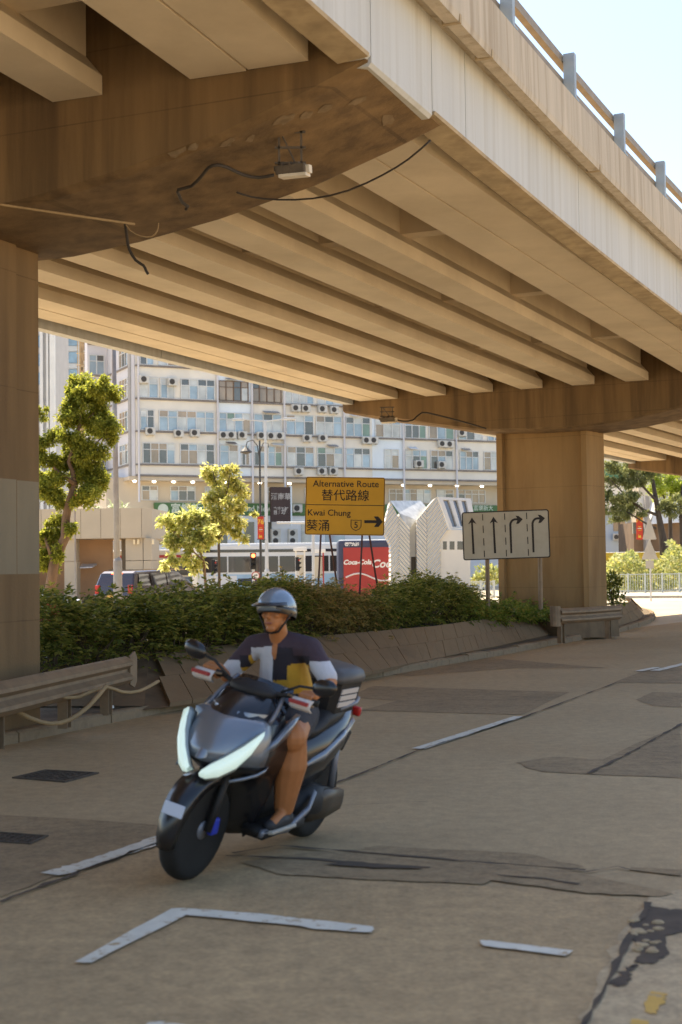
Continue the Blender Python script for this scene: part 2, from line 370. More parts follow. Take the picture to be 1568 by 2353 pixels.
# ------------------------------------------------------------------ traffic island with kerb and planter
M['kerb'] = pm('worn granite kerb', (.30, .21, .12), .9, .25, 5, bump=.4, bscale=35, dirt=(.12, .09, .06), dscale=5, damt=.7)
M['verge'] = pm('dusty brown verge paving', (.155, .115, .075), .95, .2, 3, bump=.4, bscale=40, dirt=(.09, .065, .045), dscale=2, damt=.6)
M['soil'] = pm('dark planter soil', (.055, .038, .022), .95, .4, 6, bump=.6, bscale=30)
kp = [(-420, 1812), (-150, 1748), (0, 1717), (423, 1630), (850, 1560), (1100, 1516), (1290, 1480), (1430, 1452), (1492, 1432), (1506, 1420), (1497, 1409), (1470, 1400)]
KP = [G(u, v, 0) for u, v in kp]
def smoothline(pts, step=.5):
    out = []
    for i in range(len(pts)-1):
        a = pts[max(i-1, 0)]; b = pts[i]; c = pts[i+1]; d = pts[min(i+2, len(pts)-1)]; n = max(2, int((c-b).length/step))
        for k in range(n):
            s = k/n
            out.append(.5*((2*b)+(c-a)*s+(2*a-5*b+4*c-d)*s*s+(3*b-a-3*c+d)*s**3))
    out.append(pts[-1]); return out
KL = smoothline(KP, .45)
def offs(pl, d):
    o = []
    for i, p in enumerate(pl):
        q = (pl[min(i+1, len(pl)-1)]-pl[max(i-1, 0)]).normalized(); o.append(p+Vector((-q.y, q.x, 0))*d)
    return o
back = [B(-12.9, s, 0) for s in (44, 30, 20, 10, 2)]
out = [p+Vector((0, 0, .10)) for p in offs(KL, .13)]+[p+Vector((0, 0, .10)) for p in back]
mb = MB(); mb.add(out, [tuple(range(len(out)))])
me = bpy.data.meshes.new('traffic_island'); me.from_pydata([tuple(p) for p in mb.v], [], mb.f); bm = bmesh.new(); bm.from_mesh(me)
bmesh.ops.triangulate(bm, faces=bm.faces[:])
for f in bm.faces:
    f.normal_update()
    if f.normal.z < 0: f.normal_flip()
bm.to_mesh(me); bm.free(); me.materials.append(M['verge']); o = bpy.data.objects.new('traffic_island', me); C.objects.link(o); struct(o)
mb = MB(); i = 0
while i < len(KL)-2:                                # kerb stones of uneven height
    h = .12+rnd.uniform(-.012, .012); d = rnd.uniform(-.012, .012); a, b = KL[i], KL[i+2]
    q = (b-a).normalized(); nv = Vector((-q.y, q.x, 0)); a = a+q*.006+nv*d; b = b-q*.006+nv*d
    up = Vector((0, 0, h)); e = Vector((0, 0, -.05))
    r = [[p+e, p+up*.8, p+up+nv*.03, p+up+nv*.15, p+e+nv*.15] for p in (a, (a+b)/2, b)]
    mb.loft(r, True); i += 2
struct(mb.build('kerb', M['kerb']))
# ------------------------------------------------------------------ flyover
fly = thing('flyover', 'long curved concrete road flyover on thick piers crossing over the whole street', 'flyover', B(-10, 31, 0))
def seq(a, b, st):
    n = max(1, int(round((b-a)/st))); return [a+(b-a)*k/n for k in range(n+1)]
def dz(S): return SL*(S-11)
SL = -.0094
def sweep(mb, prof, Ss, caps=True):
    mb.loft([[B(l, s, z+dz(s)) for l, z in prof] for s in Ss], caps)
SPANS = [(-12.5, 10.63), (12.52, 30.38), (32.27, 50.28), (52.17, 72)]
ZS = 5.8
singles = [-7.82, -9.02, -10.22, -11.4, -12.56]
pairs = [(-5.86, .54), (-6.42, .52), (-13.78, .48), (-14.29, .48)]
def girder(L, wd, a, b):
    h = wd/2
    prof = [(-h, 0), (h, 0), (h, .17), (.09, .36), (.09, 1.0), (-.09, 1.0), (-.09, .36), (-h, .17)]
    pa, pb = B(L, a), B(L, b); d = (pb-pa).normalized(); r = Vector((d.y, -d.x, 0)); up = Vector((0, 0, 1))
    rings = []
    for s_, p in ((a, pa), (b, pb)):
        rings.append([p+r*x+up*(ZS+dz(s_)+z) for x, z in prof])
    mb = MB(); mb.loft(rings); return mb
for a, b in SPANS:
    for L in singles: girder(L, .5, a, b).build('girder', M['soffit'], fly)
    for L, wd in pairs: girder(L, wd, a, b).build('girder', M['soffit'], fly)
mb = MB(); sl_ = SPANS[0][0]
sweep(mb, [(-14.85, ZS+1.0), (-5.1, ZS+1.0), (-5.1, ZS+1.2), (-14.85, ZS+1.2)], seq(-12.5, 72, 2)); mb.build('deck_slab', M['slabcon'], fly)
# diaphragms between the girders
gl = sorted(singles+[-6.14, -14.03], reverse=True); hw = {-6.14: .56, -14.03: .53}
for Sd in (.5, 5.0, 9.3, 17.6, 22.0, 26.6, 37.2, 41.6, 46.2):
    mb = MB()
    for l1, l2 in zip(gl, gl[1:]):
        a = l1-(hw.get(l1, .26))+.02; b = l2+(hw.get(l2, .26))-.02
        a2, b2 = l1-.085, l2+.085
        for s in ((Sd, Sd+.28),):
            p = [B(b2, s[0], ZS+.34+dz(Sd)), B(a2, s[0], ZS+.34+dz(Sd)), B(a2, s[1], ZS+.34+dz(Sd)), B(b2, s[1], ZS+.34+dz(Sd))]
            mb.hexa([q+Vector((0, 0, 0)) for q in p]+[q+Vector((0, 0, .655)) for q in p])
    mb.build('diaphragm', M['soffit'], fly)
# crossheads and piers
zbt = [(-15.0, 5.56), (-14.3, 5.42), (-13.3, 5.26), (-12.4, 5.08), (-11.5, 4.93), (-10.3, 4.88), (-9.1, 4.88), (-8.3, 4.95), (-7.4, 5.08), (-6.4, 5.28), (-5.6, 5.52), (-5.08, 5.70)]
for a in (-9.25, 10.65, 30.4, 50.3):
    b = a+1.85; mb = MB(); rings = []
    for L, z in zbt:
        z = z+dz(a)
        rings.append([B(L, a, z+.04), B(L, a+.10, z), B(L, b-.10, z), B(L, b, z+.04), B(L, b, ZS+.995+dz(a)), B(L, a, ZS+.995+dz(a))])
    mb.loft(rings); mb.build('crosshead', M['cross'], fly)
    if a < 0: continue
    s0, s1 = (a+.25 if a < 20 else a+.85), (a+1.5 if a < 20 else a+1.75); R_, L_ = (-9.3 if a < 20 else -9.3), -11.45
    sec = [(L_, s0), (L_+.14, s0), (L_+.16, s0+.10), (R_-.12, s0+.10), (R_-.10, s0), (R_+.01, s0+.04), (R_+(.0 if a < 20 else .11), s0+(s1-s0)*.66), (R_-(.05 if a < 20 else -.06), s0+(s1-s0)*.68), (R_-(.05 if a < 20 else -.14), s1), (L_, s1)]
    mb = MB(); mb.loft([[B(l, s, z) for l, s in sec] for z in (-.2, 1.2, 2.6, 4.0, 4.95)]); pier = mb.build('pier', M['pierold' if a < 20 else 'pier'], fly)
    if a < 20:
        mb = MB(); p = [B(R_+.004, s0+.05, 0), B(R_+.004, s0+.81, 0), B(R_-.02, s0+.81, 0), B(R_-.02, s0+.05, 0)]
        mb.hexa([q+Vector((0, 0, 1.62)) for q in p]+[q+Vector((0, 0, 2.55)) for q in p])
        p = [B(R_-.046, s0+.87, 0), B(R_-.046, s1-.01, 0), B(R_-.07, s1-.01, 0), B(R_-.07, s0+.87, 0)]
        mb.hexa([q+Vector((0, 0, 1.62)) for q in p]+[q+Vector((0, 0, 2.55)) for q in p])
        mb.build('paint_patch', M['pierpaint'], pier)
# edge fascia panels with open joints, and the upstand above
edges = [-12.5, -7.8, -3.4, 1.0, 5.9, 10.68, 12.12, 13.05, 17.2, 22.7, 27.2, 31.6, 36, 40.5, 45, 49.5, 54, 58.5, 63, 67.5, 72]
for a, b in zip(edges, edges[1:]):
    for sgn in (1, -1):
        mb = MB(); l0, l1 = (-5.05, -5.30) if sgn > 0 else (-14.95, -14.72)
        zb = 5.74 if not (10 < a < 12.1) else 5.69
        pr = [(l0, zb+.03), (l0-.03*sgn, zb), (l1, zb), (l1, ZS+.86), (l0, ZS+.86)]
        if sgn > 0: pr = pr[::-1]
        sweep(mb, pr, seq(a+.008, b-.008, 1.2)); mb.build('fascia_panel', M['fascia'], fly)
mb = MB(); sweep(mb, [(-5.07, 5.8), (-5.2, 5.8), (-5.2, 6.6), (-5.07, 6.6)], seq(-12, 71.5, 1.5)); mb.build('joint_backing', M['joint'], fly)
mb = MB(); sweep(mb, [(-5.031, 5.765), (-5.31, 5.735), (-5.31, 5.715), (-5.04, 5.735)], seq(12.14, 71.9, 1.5))
sweep(mb, [(-5.031, 5.765), (-5.31, 5.735), (-5.31, 5.715), (-5.04, 5.735)], seq(-12, 10.6, 1.5)); mb.build('drip_edge', M['lip'], fly)
PRO = [(-5.12, 6.64), (-4.93, 6.60), (-4.91, 6.53), (-4.78, 6.53), (-4.77, 6.60), (-4.78, 7.10), (-4.82, 7.12), (-5.12, 7.12)]
mb = MB(); sweep(mb, PRO, seq(-12.5, 72, 1.2)); mb.build('parapet', M['parapet'], fly)
mb = MB(); sweep(mb, [(-14.88, 6.64), (-14.88, 7.12), (-15.18, 7.12), (-15.2, 6.53), (-15.07, 6.53)], seq(-12.5, 72, 1.2)); mb.build('parapet', M['parapet'], fly)
mb = MB(); s_ = [e for e in edges if -6 < e < 60]
for e in s_:
    p = [B(-4.94, e-.02, 0), B(-4.765, e-.02, 0), B(-4.765, e+.02, 0), B(-4.94, e+.02, 0)]
    mb.hexa([q+Vector((0, 0, 6.52+dz(e))) for q in p]+[q+Vector((0, 0, 6.60+dz(e))) for q in p])
mb.build('soffit_joint', M['lip'], fly)
rl = MB(); rail = None
for k in range(-9, 22):
    S = 13.89+2.37*k; a = head(S); Mx = Matrix.Rotation(-a, 3, 'Z')
    mb = MB(); c = B(-4.87, S, 0)
    mb.box(c+Vector((0, 0, 7.37+dz(S))), (.13, .09, .60), Mx); mb.box(c+Vector((0, 0, 7.125+dz(S)))+Mx @ Vector((.0, 0, 0)), (.17, .16, .02), Mx)
    mb.box(c+Vector((0, 0, 7.62+dz(S)))+Mx @ Vector((-.07, 0, 0)), (.06, .06, .05), Mx); mb.box(c+Vector((0, 0, 7.34+dz(S)))+Mx @ Vector((-.07, 0, 0)), (.06, .06, .05), Mx)
    mb.build('railing_post', M['steelgrey'], fly)
for z in (7.62, 7.34):
    mb = MB(); sweep(mb, [(-5.03, z-.05), (-4.95, z-.05), (-4.95, z+.05), (-5.03, z+.05)], seq(-12, 71, 1.2)); mb.build('railing_rail', M['rail'], fly)
# ------------------------------------------------------------------ planter, guard rails, shrubs
M['paver'] = pm('brown sloped paving', (.26, .168, .088), .92, .14, 1.2, bump=.4, bscale=30, dirt=(.13, .085, .05), dscale=1.2, damt=.6)
M['paverdark'] = pm('dark paving joints', (.14, .09, .048), .95, .2, 4)
M['plinth'] = pm('stained pier plinth', (.22, .15, .085), .92, .2, 2, dirt=(.1, .065, .04), dscale=3, damt=.7, dstretch=(1, 1, .3))
planter = thing('planter', 'long raised planter with sloping brown paved sides on the traffic island', 'planter', B(-10.5, 21, .1))
def resample(pts, n):
    ln = [0]
    for a, b in zip(pts, pts[1:]): ln.append(ln[-1]+(b-a).length)
    out = []
    for k in range(n+1):
        d = ln[-1]*k/n; i = 0
        while i < len(pts)-2 and ln[i+1] < d: i += 1
        out.append(pts[i].lerp(pts[i+1], (d-ln[i])/max(1e-6, ln[i+1]-ln[i])))
    return out
def slope_wall(name, foot, top, cols, rows, skew=0):
    F_ = resample(foot, cols); T_ = resample(top, cols); base = MB(); br = MB()
    for i in range(cols):
        nrm = (F_[i+1]-F_[i]).cross(T_[i]-F_[i]).normalized()
        if nrm.dot(Vector((0, 0, EYE))-F_[i]) < 0: nrm = -nrm
        base.quad(F_[i]-nrm*.05, F_[i+1]-nrm*.05, T_[i+1]-nrm*.05, T_[i]-nrm*.05)
        for j in range(rows):
            s = .0 if j % 2 == 0 else .3
            lo, hi = j/rows+.003, (j+1)/rows-.003
            def pt(x, y, o):
                x = i+s+x; k = min(int(x), cols-1); fr = x-k
                xa = min(x+skew, cols); ka = min(int(xa), cols-1); a = F_[ka].lerp(F_[ka+1], xa-ka); b = T_[k].lerp(T_[min(k+1, cols)], fr)
                return a.lerp(b, y)+nrm*o
            o_ = rnd.uniform(-.002, .004); j1, j2 = rnd.uniform(.004, .022), 1-rnd.uniform(.004, .022)
            if i+s+1 > cols: j2 = .6
            br.hexa([pt(j1, lo, -.06), pt(j2, lo, -.06), pt(j2, hi, -.06), pt(j1, hi, -.06), pt(j1, lo, o_), pt(j2, lo, o_), pt(j2, hi, o_), pt(j1, hi, o_)])
    b_ = base.build(name, M['paverdark'], planter); br.build('paving', M['paver'], b_)
foot = [G(u, v, .13) for u, v in ((332, 1622), (600, 1588), (850, 1544), (1000, 1513), (1150, 1483), (1291, 1452))]
top = [G(u, v, .60) for u, v in ((343, 1500), (700, 1464), (1000, 1438), (1130, 1420), (1264, 1400))]
slope_wall('sloped_side', foot, top, 46, 2, 1.1)
foot2 = [p+Vector((0, 0, .105)) for p in offs([G(u, v, 0) for u, v in ((1424, 1455), (1465, 1443), (1490, 1433), (1502, 1421), (1495, 1409), (1470, 1400))], .28)]
top2 = [G(u, v, .62) for u, v in ((1422, 1392), (1434, 1386), (1447, 1383), (1452, 1381), (1448, 1377), (1436, 1376))]
slope_wall('sloped_end', foot2, top2, 9, 2, 0)
edge_in = [p+Vector((0, 0, -.05)) for p in top]+[G(1330, 1390, .56), G(1422, 1390, .56)]+[p+Vector((0, 0, -.03)) for p in top2[1:4]]
far = [B(-12.4, s, .58) for s in (37, 30, 24, 18, 13.2)]
mb = MB(); mb.add(edge_in+far, [tuple(range(len(edge_in)+len(far)))]); so_ = mb.build('soil', M['soil'], planter)
mb = MB(); e = [top[0], foot[0], B(-12.4, 13.2, .1), B(-12.4, 13.2, .6)]; mb.quad(*e); mb.build('end_wall', M['plinth'], planter)
mb = MB(); a, b = G(1293, 1455, .17), G(1424, 1450, .17)
mb.hexa([a+Vector((0, 0, -.12)), b+Vector((0, 0, -.12)), b+Vector((-.5, .9, -.12)), a+Vector((-.5, .9, -.12)), a+Vector((-.02, .08, .44)), b+Vector((-.02, .08, .44)), b+Vector((-.5, .9, .44)), a+Vector((-.5, .9, .44))])
mb.build('plinth_wall', M['plinth'], planter)

def guard_rail(label, pts, foot_z, top_z, posts, flare_a=False, flare_b=False):
    """W-beam barrier along pts (points on its face, bottom to top between foot_z and top_z)."""
    t = thing('guard_rail', label, 'guard rail', (pts[0]+pts[-1])/2*1.0)
    pts = resample(pts, 14); n = len(pts); h = top_z-.02
    prof = [(0, -.155), (.03, -.14), (.085, -.095), (.085, -.06), (.02, -.015), (.02, .015), (.085, .06), (.085, .095), (.03, .14), (0, .155)]
    zc = top_z-.155; rings = []
    for i, p in enumerate(pts):
        d = (pts[min(i+1, n-1)]-pts[max(i-1, 0)]); d.z = 0; d.normalize(); nv = Vector((d.y, -d.x, 0))
        o = [Vector((p.x, p.y, 0))+nv*x+Vector((0, 0, zc+z)) for x, z in prof]
        i_ = [Vector((p.x, p.y, 0))+nv*(x-.012)+Vector((0, 0, zc+z)) for x, z in prof[::-1]]
        rings.append(o+i_)
    mb = MB(); mb.loft(rings); mb.build('rail_beam', M['galv'], t)
    for k in posts:
        p = pts[k]; d = (pts[min(k+1, n-1)]-pts[max(k-1, 0)]); d.z = 0; d.normalize(); a = math.atan2(d.y, d.x)
        Mx = Matrix.Rotation(a, 3, 'Z'); nv = Vector((d.y, -d.x, 0)); c = Vector((p.x, p.y, 0))-nv*.09
        mb = MB(); hh = top_z-.05-foot_z
        for dx, wy, wx in ((-.0, .012, .12), (-.055, .10, .012), (.055, .10, .012)):
            mb.box(c+Mx @ Vector((dx, 0, 0))+Vector((0, 0, foot_z+hh/2)), (wx, wy if wx > .05 else .10, hh), Mx)
        mb.build('post', M['galv'], t)
    for fl, k, sg in ((flare_a, 0, -1), (flare_b, n-1, 1)):
        if not fl: continue
        p = Vector((pts[k].x, pts[k].y, zc)); d = (pts[min(k+1, n-1)]-pts[max(k-1, 0)]); d.z = 0; d.normalize(); nv = Vector((d.y, -d.x, 0)); d = d*sg
        mb = MB()
        if fl == 'fish':                            # flat flared end
            poly = [(0, -.155), (.16, -.2), (.24, -.13), (.25, .13), (.17, .2), (0, .155)]
            mb.prism(poly, frame(p+nv*.03, d, Vector((0, 0, 1))), .02)
        else:                                       # rolled bull-nose end
            rings = []
            for q in range(9):
                an = math.pi*q/8*1.1; c = p+d*(.15*math.sin(an))+nv*(-.06+.11*math.cos(an))
                rings.append([c+Vector((0, 0, z)) for z in (-.2, .2)]+[c+(d*math.sin(an)+nv*math.cos(an))*-.012+Vector((0, 0, z)) for z in (.2, -.2)])
            mb.loft(rings)
        mb.build('end_terminal', M['galv'], t)
    mb = MB(); nv = Vector((0, -1, 0))
    for k in posts:
        d = (pts[min(k+1, n-1)]-pts[max(k-1, 0)]); d.z = 0; d.normalize(); nv = Vector((d.y, -d.x, 0))
        mb.ell(Vector((pts[k].x, pts[k].y, zc))+nv*.03, (.022, .022, .022), n=8, m=5)
    mb.build('bolt', M['black'], t) if False else None
    return t
ra = [G(-420, 1628, .70), G(-160, 1593, .70), G(0, 1566, .70), G(140, 1538, .70), G(290, 1508, .70)]
guard_rail('dusty steel guard rail with flared end in front of the nearer left pier', ra, .10, .70, [1, 6, 10, 13], flare_b='fish')
rb = [G(1284, 1398, .80), G(1350, 1395, .80), G(1422, 1390, .80)]
guard_rail('short dusty guard rail with rolled end in front of the farther pier', rb, .10, .80, [1, 12], flare_a='bull')

# ---- foliage
LM = {}
LM['hedge'] = leafmat('mixed dull green hedge leaves', [(.05, .065, .012), (.095, .115, .020), (.15, .17, .028), (.22, .215, .04), (.32, .27, .06)], .4)
LM['fern'] = leafmat('yellow brown feathery leaves', [(.07, .07, .018), (.17, .145, .036), (.27, .21, .06), (.34, .22, .07), (.13, .15, .03)], .4)
LM['low'] = leafmat('fresh green low leaves', [(.07, .105, .014), (.13, .19, .026), (.19, .25, .034), (.27, .28, .05), (.32, .24, .05)], .35)
LM['tree'] = leafmat('olive tree leaves', [(.10, .12, .016), (.18, .195, .024), (.26, .26, .032), (.36, .34, .06)], .6)
LM['yellow'] = leafmat('yellow green leaves', [(.20, .225, .055), (.32, .33, .085), (.44, .43, .13), (.60, .56, .28)], .55)
LM['young'] = leafmat('thin olive leaves', [(.20, .21, .05), (.32, .31, .07), (.44, .41, .11), (.58, .54, .3)], .6)
LM['dark'] = leafmat('dull dark green leaves', [(.10, .115, .04), (.15, .165, .06), (.21, .22, .08), (.28, .28, .12)], .45)
LM['bright'] = leafmat('bright yellow green leaves', [(.2, .25, .03), (.32, .37, .04), (.42, .46, .07), (.5, .52, .2)], .6)
LM['bed'] = leafmat('sunlit bed leaves', [(.14, .17, .05), (.24, .26, .08), (.34, .33, .08), (.36, .38, .22), (.42, .36, .08)], .4)
LM['flower'] = leafmat('salmon flower petals', [(.55, .13, .06), (.68, .20, .10), (.75, .30, .18), (.8, .55, .42)], .3)
M['twig'] = pm('brown twigs', (.09, .06, .035), .9, .3, 8)
M['bark'] = pm('reddish brown bark', (.19, .115, .065), .92, .3, 5, bump=.5, bscale=30, stretch=(1, 1, .3), dirt=(.09, .055, .035), dscale=3, damt=.6)
M['barkdark'] = pm('dark grey brown bark', (.075, .055, .04), .92, .3, 5, bump=.5, bscale=30, stretch=(1, 1, .3))
def leaf(mb, p, d, nrm, ln, wd):                    # one bent leaf of four points folded along its middle
    s = d.cross(nrm)
    if s.length < 1e-4: s = d.orthogonal()
    s.normalize(); u = s.cross(d).normalized()
    n = len(mb.v)
    mb.v += [p, p+d*ln*.5+s*wd*.5+u*wd*.12, p+d*ln-u*ln*.15, p+d*ln*.5-s*wd*.5+u*wd*.12]
    mb.f.append((n, n+1, n+2, n+3))
def rvec(r):
    while True:
        q = Vector((r.uniform(-1, 1), r.uniform(-1, 1), r.uniform(-1, 1)))
        if .05 < q.length < 1: return q.normalized()
def spray(mb, p, d, ln, k, ll, lw, droop, r):       # a feathery compound leaf of 2k+1 leaflets
    d = d.normalized(); q = Vector(p)
    for i in range(k):
        q = q+d*(ln/k); d = (d+Vector((0, 0, -droop))).normalized()
        s = d.cross(Vector((0, 0, 1)));  s = s.normalized() if s.length > .05 else Vector((1, 0, 0))
        for sg in (-1, 1):
            ld = (s*sg+d*.7+rvec(r)*.25).normalized(); leaf(mb, q, ld, (Vector((0, 0, 1))+rvec(r)*.5), ll*r.uniform(.7, 1.15), lw)
    leaf(mb, q, d, Vector((0, 0, 1)), ll, lw)
def lerp_tab(tab, x):
    if x <= tab[0][0]: return tab[0][1]
    for (a, b), (c, d) in zip(tab, tab[1:]):
        if x <= c: return b+(d-b)*(x-a)/(c-a)
    return tab[-1][1]
TOPV = [(60, 1342), (150, 1364), (250, 1364), (350, 1354), (420, 1352), (500, 1340), (600, 1322), (690, 1330), (760, 1340), (830, 1366), (880, 1338), (950, 1318), (1010, 1322), (1060, 1340), (1105, 1366), (1180, 1372), (1250, 1390)]
def uof(L, S, z=1):
    P = B(L, S, z); x, y, zz = P.x, P.y, P.z-EYE
    yy = y*math.cos(PITCH)+zz*math.sin(PITCH); return CU+FPX*x/yy
def ztop(L, S):
    u = uof(L, S); v = lerp_tab(TOPV, u); y = B(L, S).y; return AT(u, v, y).z
def hedge(name, label, cat, u0, u1, n, mat, kl, ll, lw, ln, droop, seed, extra=0.0, Lr=(-12.3, -10.1)):
    r = random.Random(seed); mb = MB(); tw = MB(); cnt = 0; tries = 0
    while cnt < n and tries < n*30:
        tries += 1
        S = r.uniform(12.0, 31.5); L = r.uniform(*Lr); u = uof(L, S)
        if not (u0 <= u <= u1): continue
        zt = ztop(L, S)-.20+.10*math.sin(S*2.9)+.08*math.sin(S*6.7+1)+extra*r.random(); f = (L+10.1)/(-1.2)          # front edge is lower
        zt = min(zt, .72+max(0, f)*1.1+.25)
        if zt < .6: zt = .75
        z = .55+(zt-.55)*(1-(1-r.random())**1.6) if r.random() < .75 else zt-.1*r.random()
        # clumpiness
        c = math.sin(S*3.1+L*2.3)*math.sin(S*1.7-L*4.1+z*3)
        if c < -.35 and r.random() < .6: continue
        p = B(L, S, z-.12); a = head(S)
        d = (Vector((math.cos(a), -math.sin(a), 0))*r.uniform(-.2, 1.0)+Vector((math.sin(a), math.cos(a), 0))*r.uniform(-.9, .9)+Vector((0, 0, r.uniform(.1, 1.0))))
        spray(mb, p, d, ln*r.uniform(.6, 1.25), kl, ll, lw, droop*r.uniform(.5, 1.5), r); cnt += 1
        if cnt % 7 == 0: tw.tube([B(L-.1, S, .5), (p+B(L-.1, S, .5))/2+Vector((r.uniform(-.1, .1), r.uniform(-.1, .1), 0)), p+d*.12], [.012, .009, .004], 4)
    S = 20
    root = thing(name, label, cat, B(-11, {0: 15}.get(seed, 20), .5))
    mb.build('foliage', mat, root); tw.build('stems', M['twig'], root)
    return root
hedge('hedge', 'long dark green hedge behind the scooter, left of the yellow route sign', 'hedge', 40, 690, 5200, LM['hedge'], 4, .095, .048, .28, .16, 3)
hedge('shrub', 'drooping yellow brown feathery shrub growing under the yellow route sign', 'shrub', 640, 860, 1900, LM['fern'], 5, .09, .032, .34, .22, 4, .06)
hedge('shrub', 'bushy green shrub between the yellow route sign and the lane arrow sign', 'shrub', 850, 1085, 2100, LM['hedge'], 5, .095, .042, .30, .18, 5, .06)
hedge('ground_cover', 'low bright green ground cover spilling over the planter below the lane arrow sign', 'ground cover', 1060, 1255, 1100, LM['low'], 4, .09, .045, .26, .25, 6, .0, (-11.5, -9.95))
# trailing strand over the slope
r = random.Random(9); mb = MB()
for k in range(46):
    u = 880+r.gauss(0, 16); v = r.uniform(1435, 1492); p = G(u, v, .62-(v-1440)*.006)+Vector((.03, -.16, .12))
    spray(mb, p, Vector((r.uniform(-.5, .5), -.6, -.3)), .24, 4, .08, .035, .25, r)
tag(mb.build('vine', LM['fern']), 'strand of leaves trailing down over the sloped brown paving', 'plant')
def blob_shrub(name, label, cat, c, rx, ry, rz, n, mat, seed, ll=.1, lw=.05, group=None, stem=True):
    r = random.Random(seed); mb = MB(); root = thing(name, label, cat, (c[0], c[1], c[2]-rz), group)
    cl = [(Vector((r.uniform(-.8, .8)*rx, r.uniform(-.8, .8)*ry, r.uniform(-.6, .8)*rz)), r.uniform(.35, .6)) for _ in range(9)]
    for k in range(n):
        o, s = cl[k % 9]; q = rvec(r)*(r.random()**.4)
        p = Vector(c)+o+Vector((q.x*rx*s, q.y*ry*s, q.z*rz*s)); d = (q+Vector((0, 0, .2))+rvec(r)*.6).normalized()
        leaf(mb, p, d, rvec(r), ll*r.uniform(.6, 1.2), lw)
    mb.build('foliage', mat, root)
    if stem:
        tw = MB()
        for o, s in cl[:5]: tw.tube([Vector((c[0], c[1], c[2]-rz)), Vector(c)+o*.4, Vector(c)+o], [.02, .012, .005], 5)
        tw.build('stems', M['twig'], root)
    return root
p = AT(1408, 1358, 34.5)
blob_shrub('shrub', 'small dark shrub sticking out behind the farther pier', 'shrub', p, .34, .4, .36, 700, LM['hedge'], 21)
p = AT(116, 1436, B(-10.1, 14.2).y)
blob_shrub('flowering_shrub', 'small shrub with a bunch of salmon flowers beside the nearer left pier', 'shrub', p, .13, .12, .17, 260, LM['flower'], 22, .05, .04)
# litter
for u, v, nm in ((250, 1627, 'white scrap of paper lying below the flared guard rail'), (962, 1520, 'white scrap of paper lying on the kerb of the planter')):
    p = G(u, v, .11); mb = MB()
    mb.hexa([p+Vector(q) for q in ((-.05, -.03, .0), (.05, -.03, .0), (.06, .03, .0), (-.04, .03, .0), (-.04, -.02, .03), (.04, -.03, .012), (.05, .02, .03), (-.03, .02, .015))])
    tag(mb.build('paper_scrap', pm('scrap paper', (.75, .72, .66), .8, .05)), nm, 'litter')

# ------------------------------------------------------------------ drain covers in the road
M['iron'] = pm('cast iron cover', (.075, .058, .042), .7, .25, 8, metal=.3, dirt=(.15, .115, .08), dscale=9, damt=.5)
def drain(label, px, nb):
    P = [G(u, v, .010) for u, v in px]; ctr = sum(P, Vector())/4; t = thing('drain_cover', label, 'drain cover', ctr)
    def q(x, y, z): return P[0].lerp(P[1], x).lerp(P[3].lerp(P[2], x), y)+Vector((0, 0, z))
    mb = MB()
    for a, b, c, d in ((0, 0, 1, .06), (0, .94, 1, 1), (0, .06, .05, .94), (.95, .06, 1, .94)):
        mb.hexa([q(a, b, -.008), q(c, b, -.008), q(c, d, -.008), q(a, d, -.008), q(a, b, .006), q(c, b, .006), q(c, d, .006), q(a, d, .006)])
    mb.build('rim', M['iron'], t); mb = MB()
    mb.quad(q(.05, .06, -.001), q(.95, .06, -.001), q(.95, .94, -.001), q(.05, .94, -.001)); mb.build('pit', M['crack'], t)
    mb = MB()
    for i in range(nb):
        for j in range(nb):
            x0 = .07+.86*i/nb; y0 = .08+.84*j/nb; dx = .86/nb*.62; dy = .84/nb*.62; s = .3 if (i+j) % 2 else -.0
            mb.hexa([q(x0+dx*s, y0, 0), q(x0+dx, y0+dy*s, 0), q(x0+dx*(1-s), y0+dy, 0), q(x0, y0+dy*(1-s), 0), q(x0+dx*s, y0, .005), q(x0+dx, y0+dy*s, .005), q(x0+dx*(1-s), y0+dy, .005), q(x0, y0+dy*(1-s), .005)])
    mb.build('tread', M['iron'], t)
drain('chequered iron drain cover in the lane between scooter and guard rail', [(28, 1787), (150, 1797), (228, 1776), (105, 1769)], 7)
drain('dark iron drain cover nearest the bottom left lane line', [(-45, 1932), (70, 1940), (112, 1921), (0, 1913)], 6)

# ------------------------------------------------------------------ signs on the island
M['signyellow'] = pm('amber sign face', (.58, .30, .018), .55, .06, 3)
M['signwhite'] = pm('off white sign face', (.46, .40, .30), .55, .05, 3, dirt=(.36, .30, .21), dscale=4, damt=.4)
M['signink'] = pm('black sign lettering', (.022, .014, .01), .6, .1, 5)
M['legred'] = pm('dark rusty red steel', (.07, .025, .02), .6, .2, 6)
def rrect(w_, h_, r_, n=5):
    p = []
    for cx, cy, a in ((w_/2-r_, h_/2-r_, 0), (-w_/2+r_, h_/2-r_, 90), (-w_/2+r_, -h_/2+r_, 180), (w_/2-r_, -h_/2+r_, 270)):
        for k in range(n+1): an = rad(a+90*k/n); p.append((cx+r_*math.cos(an), cy+r_*math.sin(an)))
    return p
def ringpoly(mb, outer, inner, Mx, h):
    n = len(outer); vs = []
    for pl, z in ((outer, 0), (inner, 0), (inner, h), (outer, h)): vs += [Mx @ Vector((x, y, z)) for x, y in pl]
    fs = []
    for i in range(n):
        j = (i+1) % n
        for a, b in ((0, 1), (1, 2), (2, 3), (3, 0)): fs.append((a*n+i, a*n+j, b*n+j, b*n+i))
    mb.add(vs, fs)
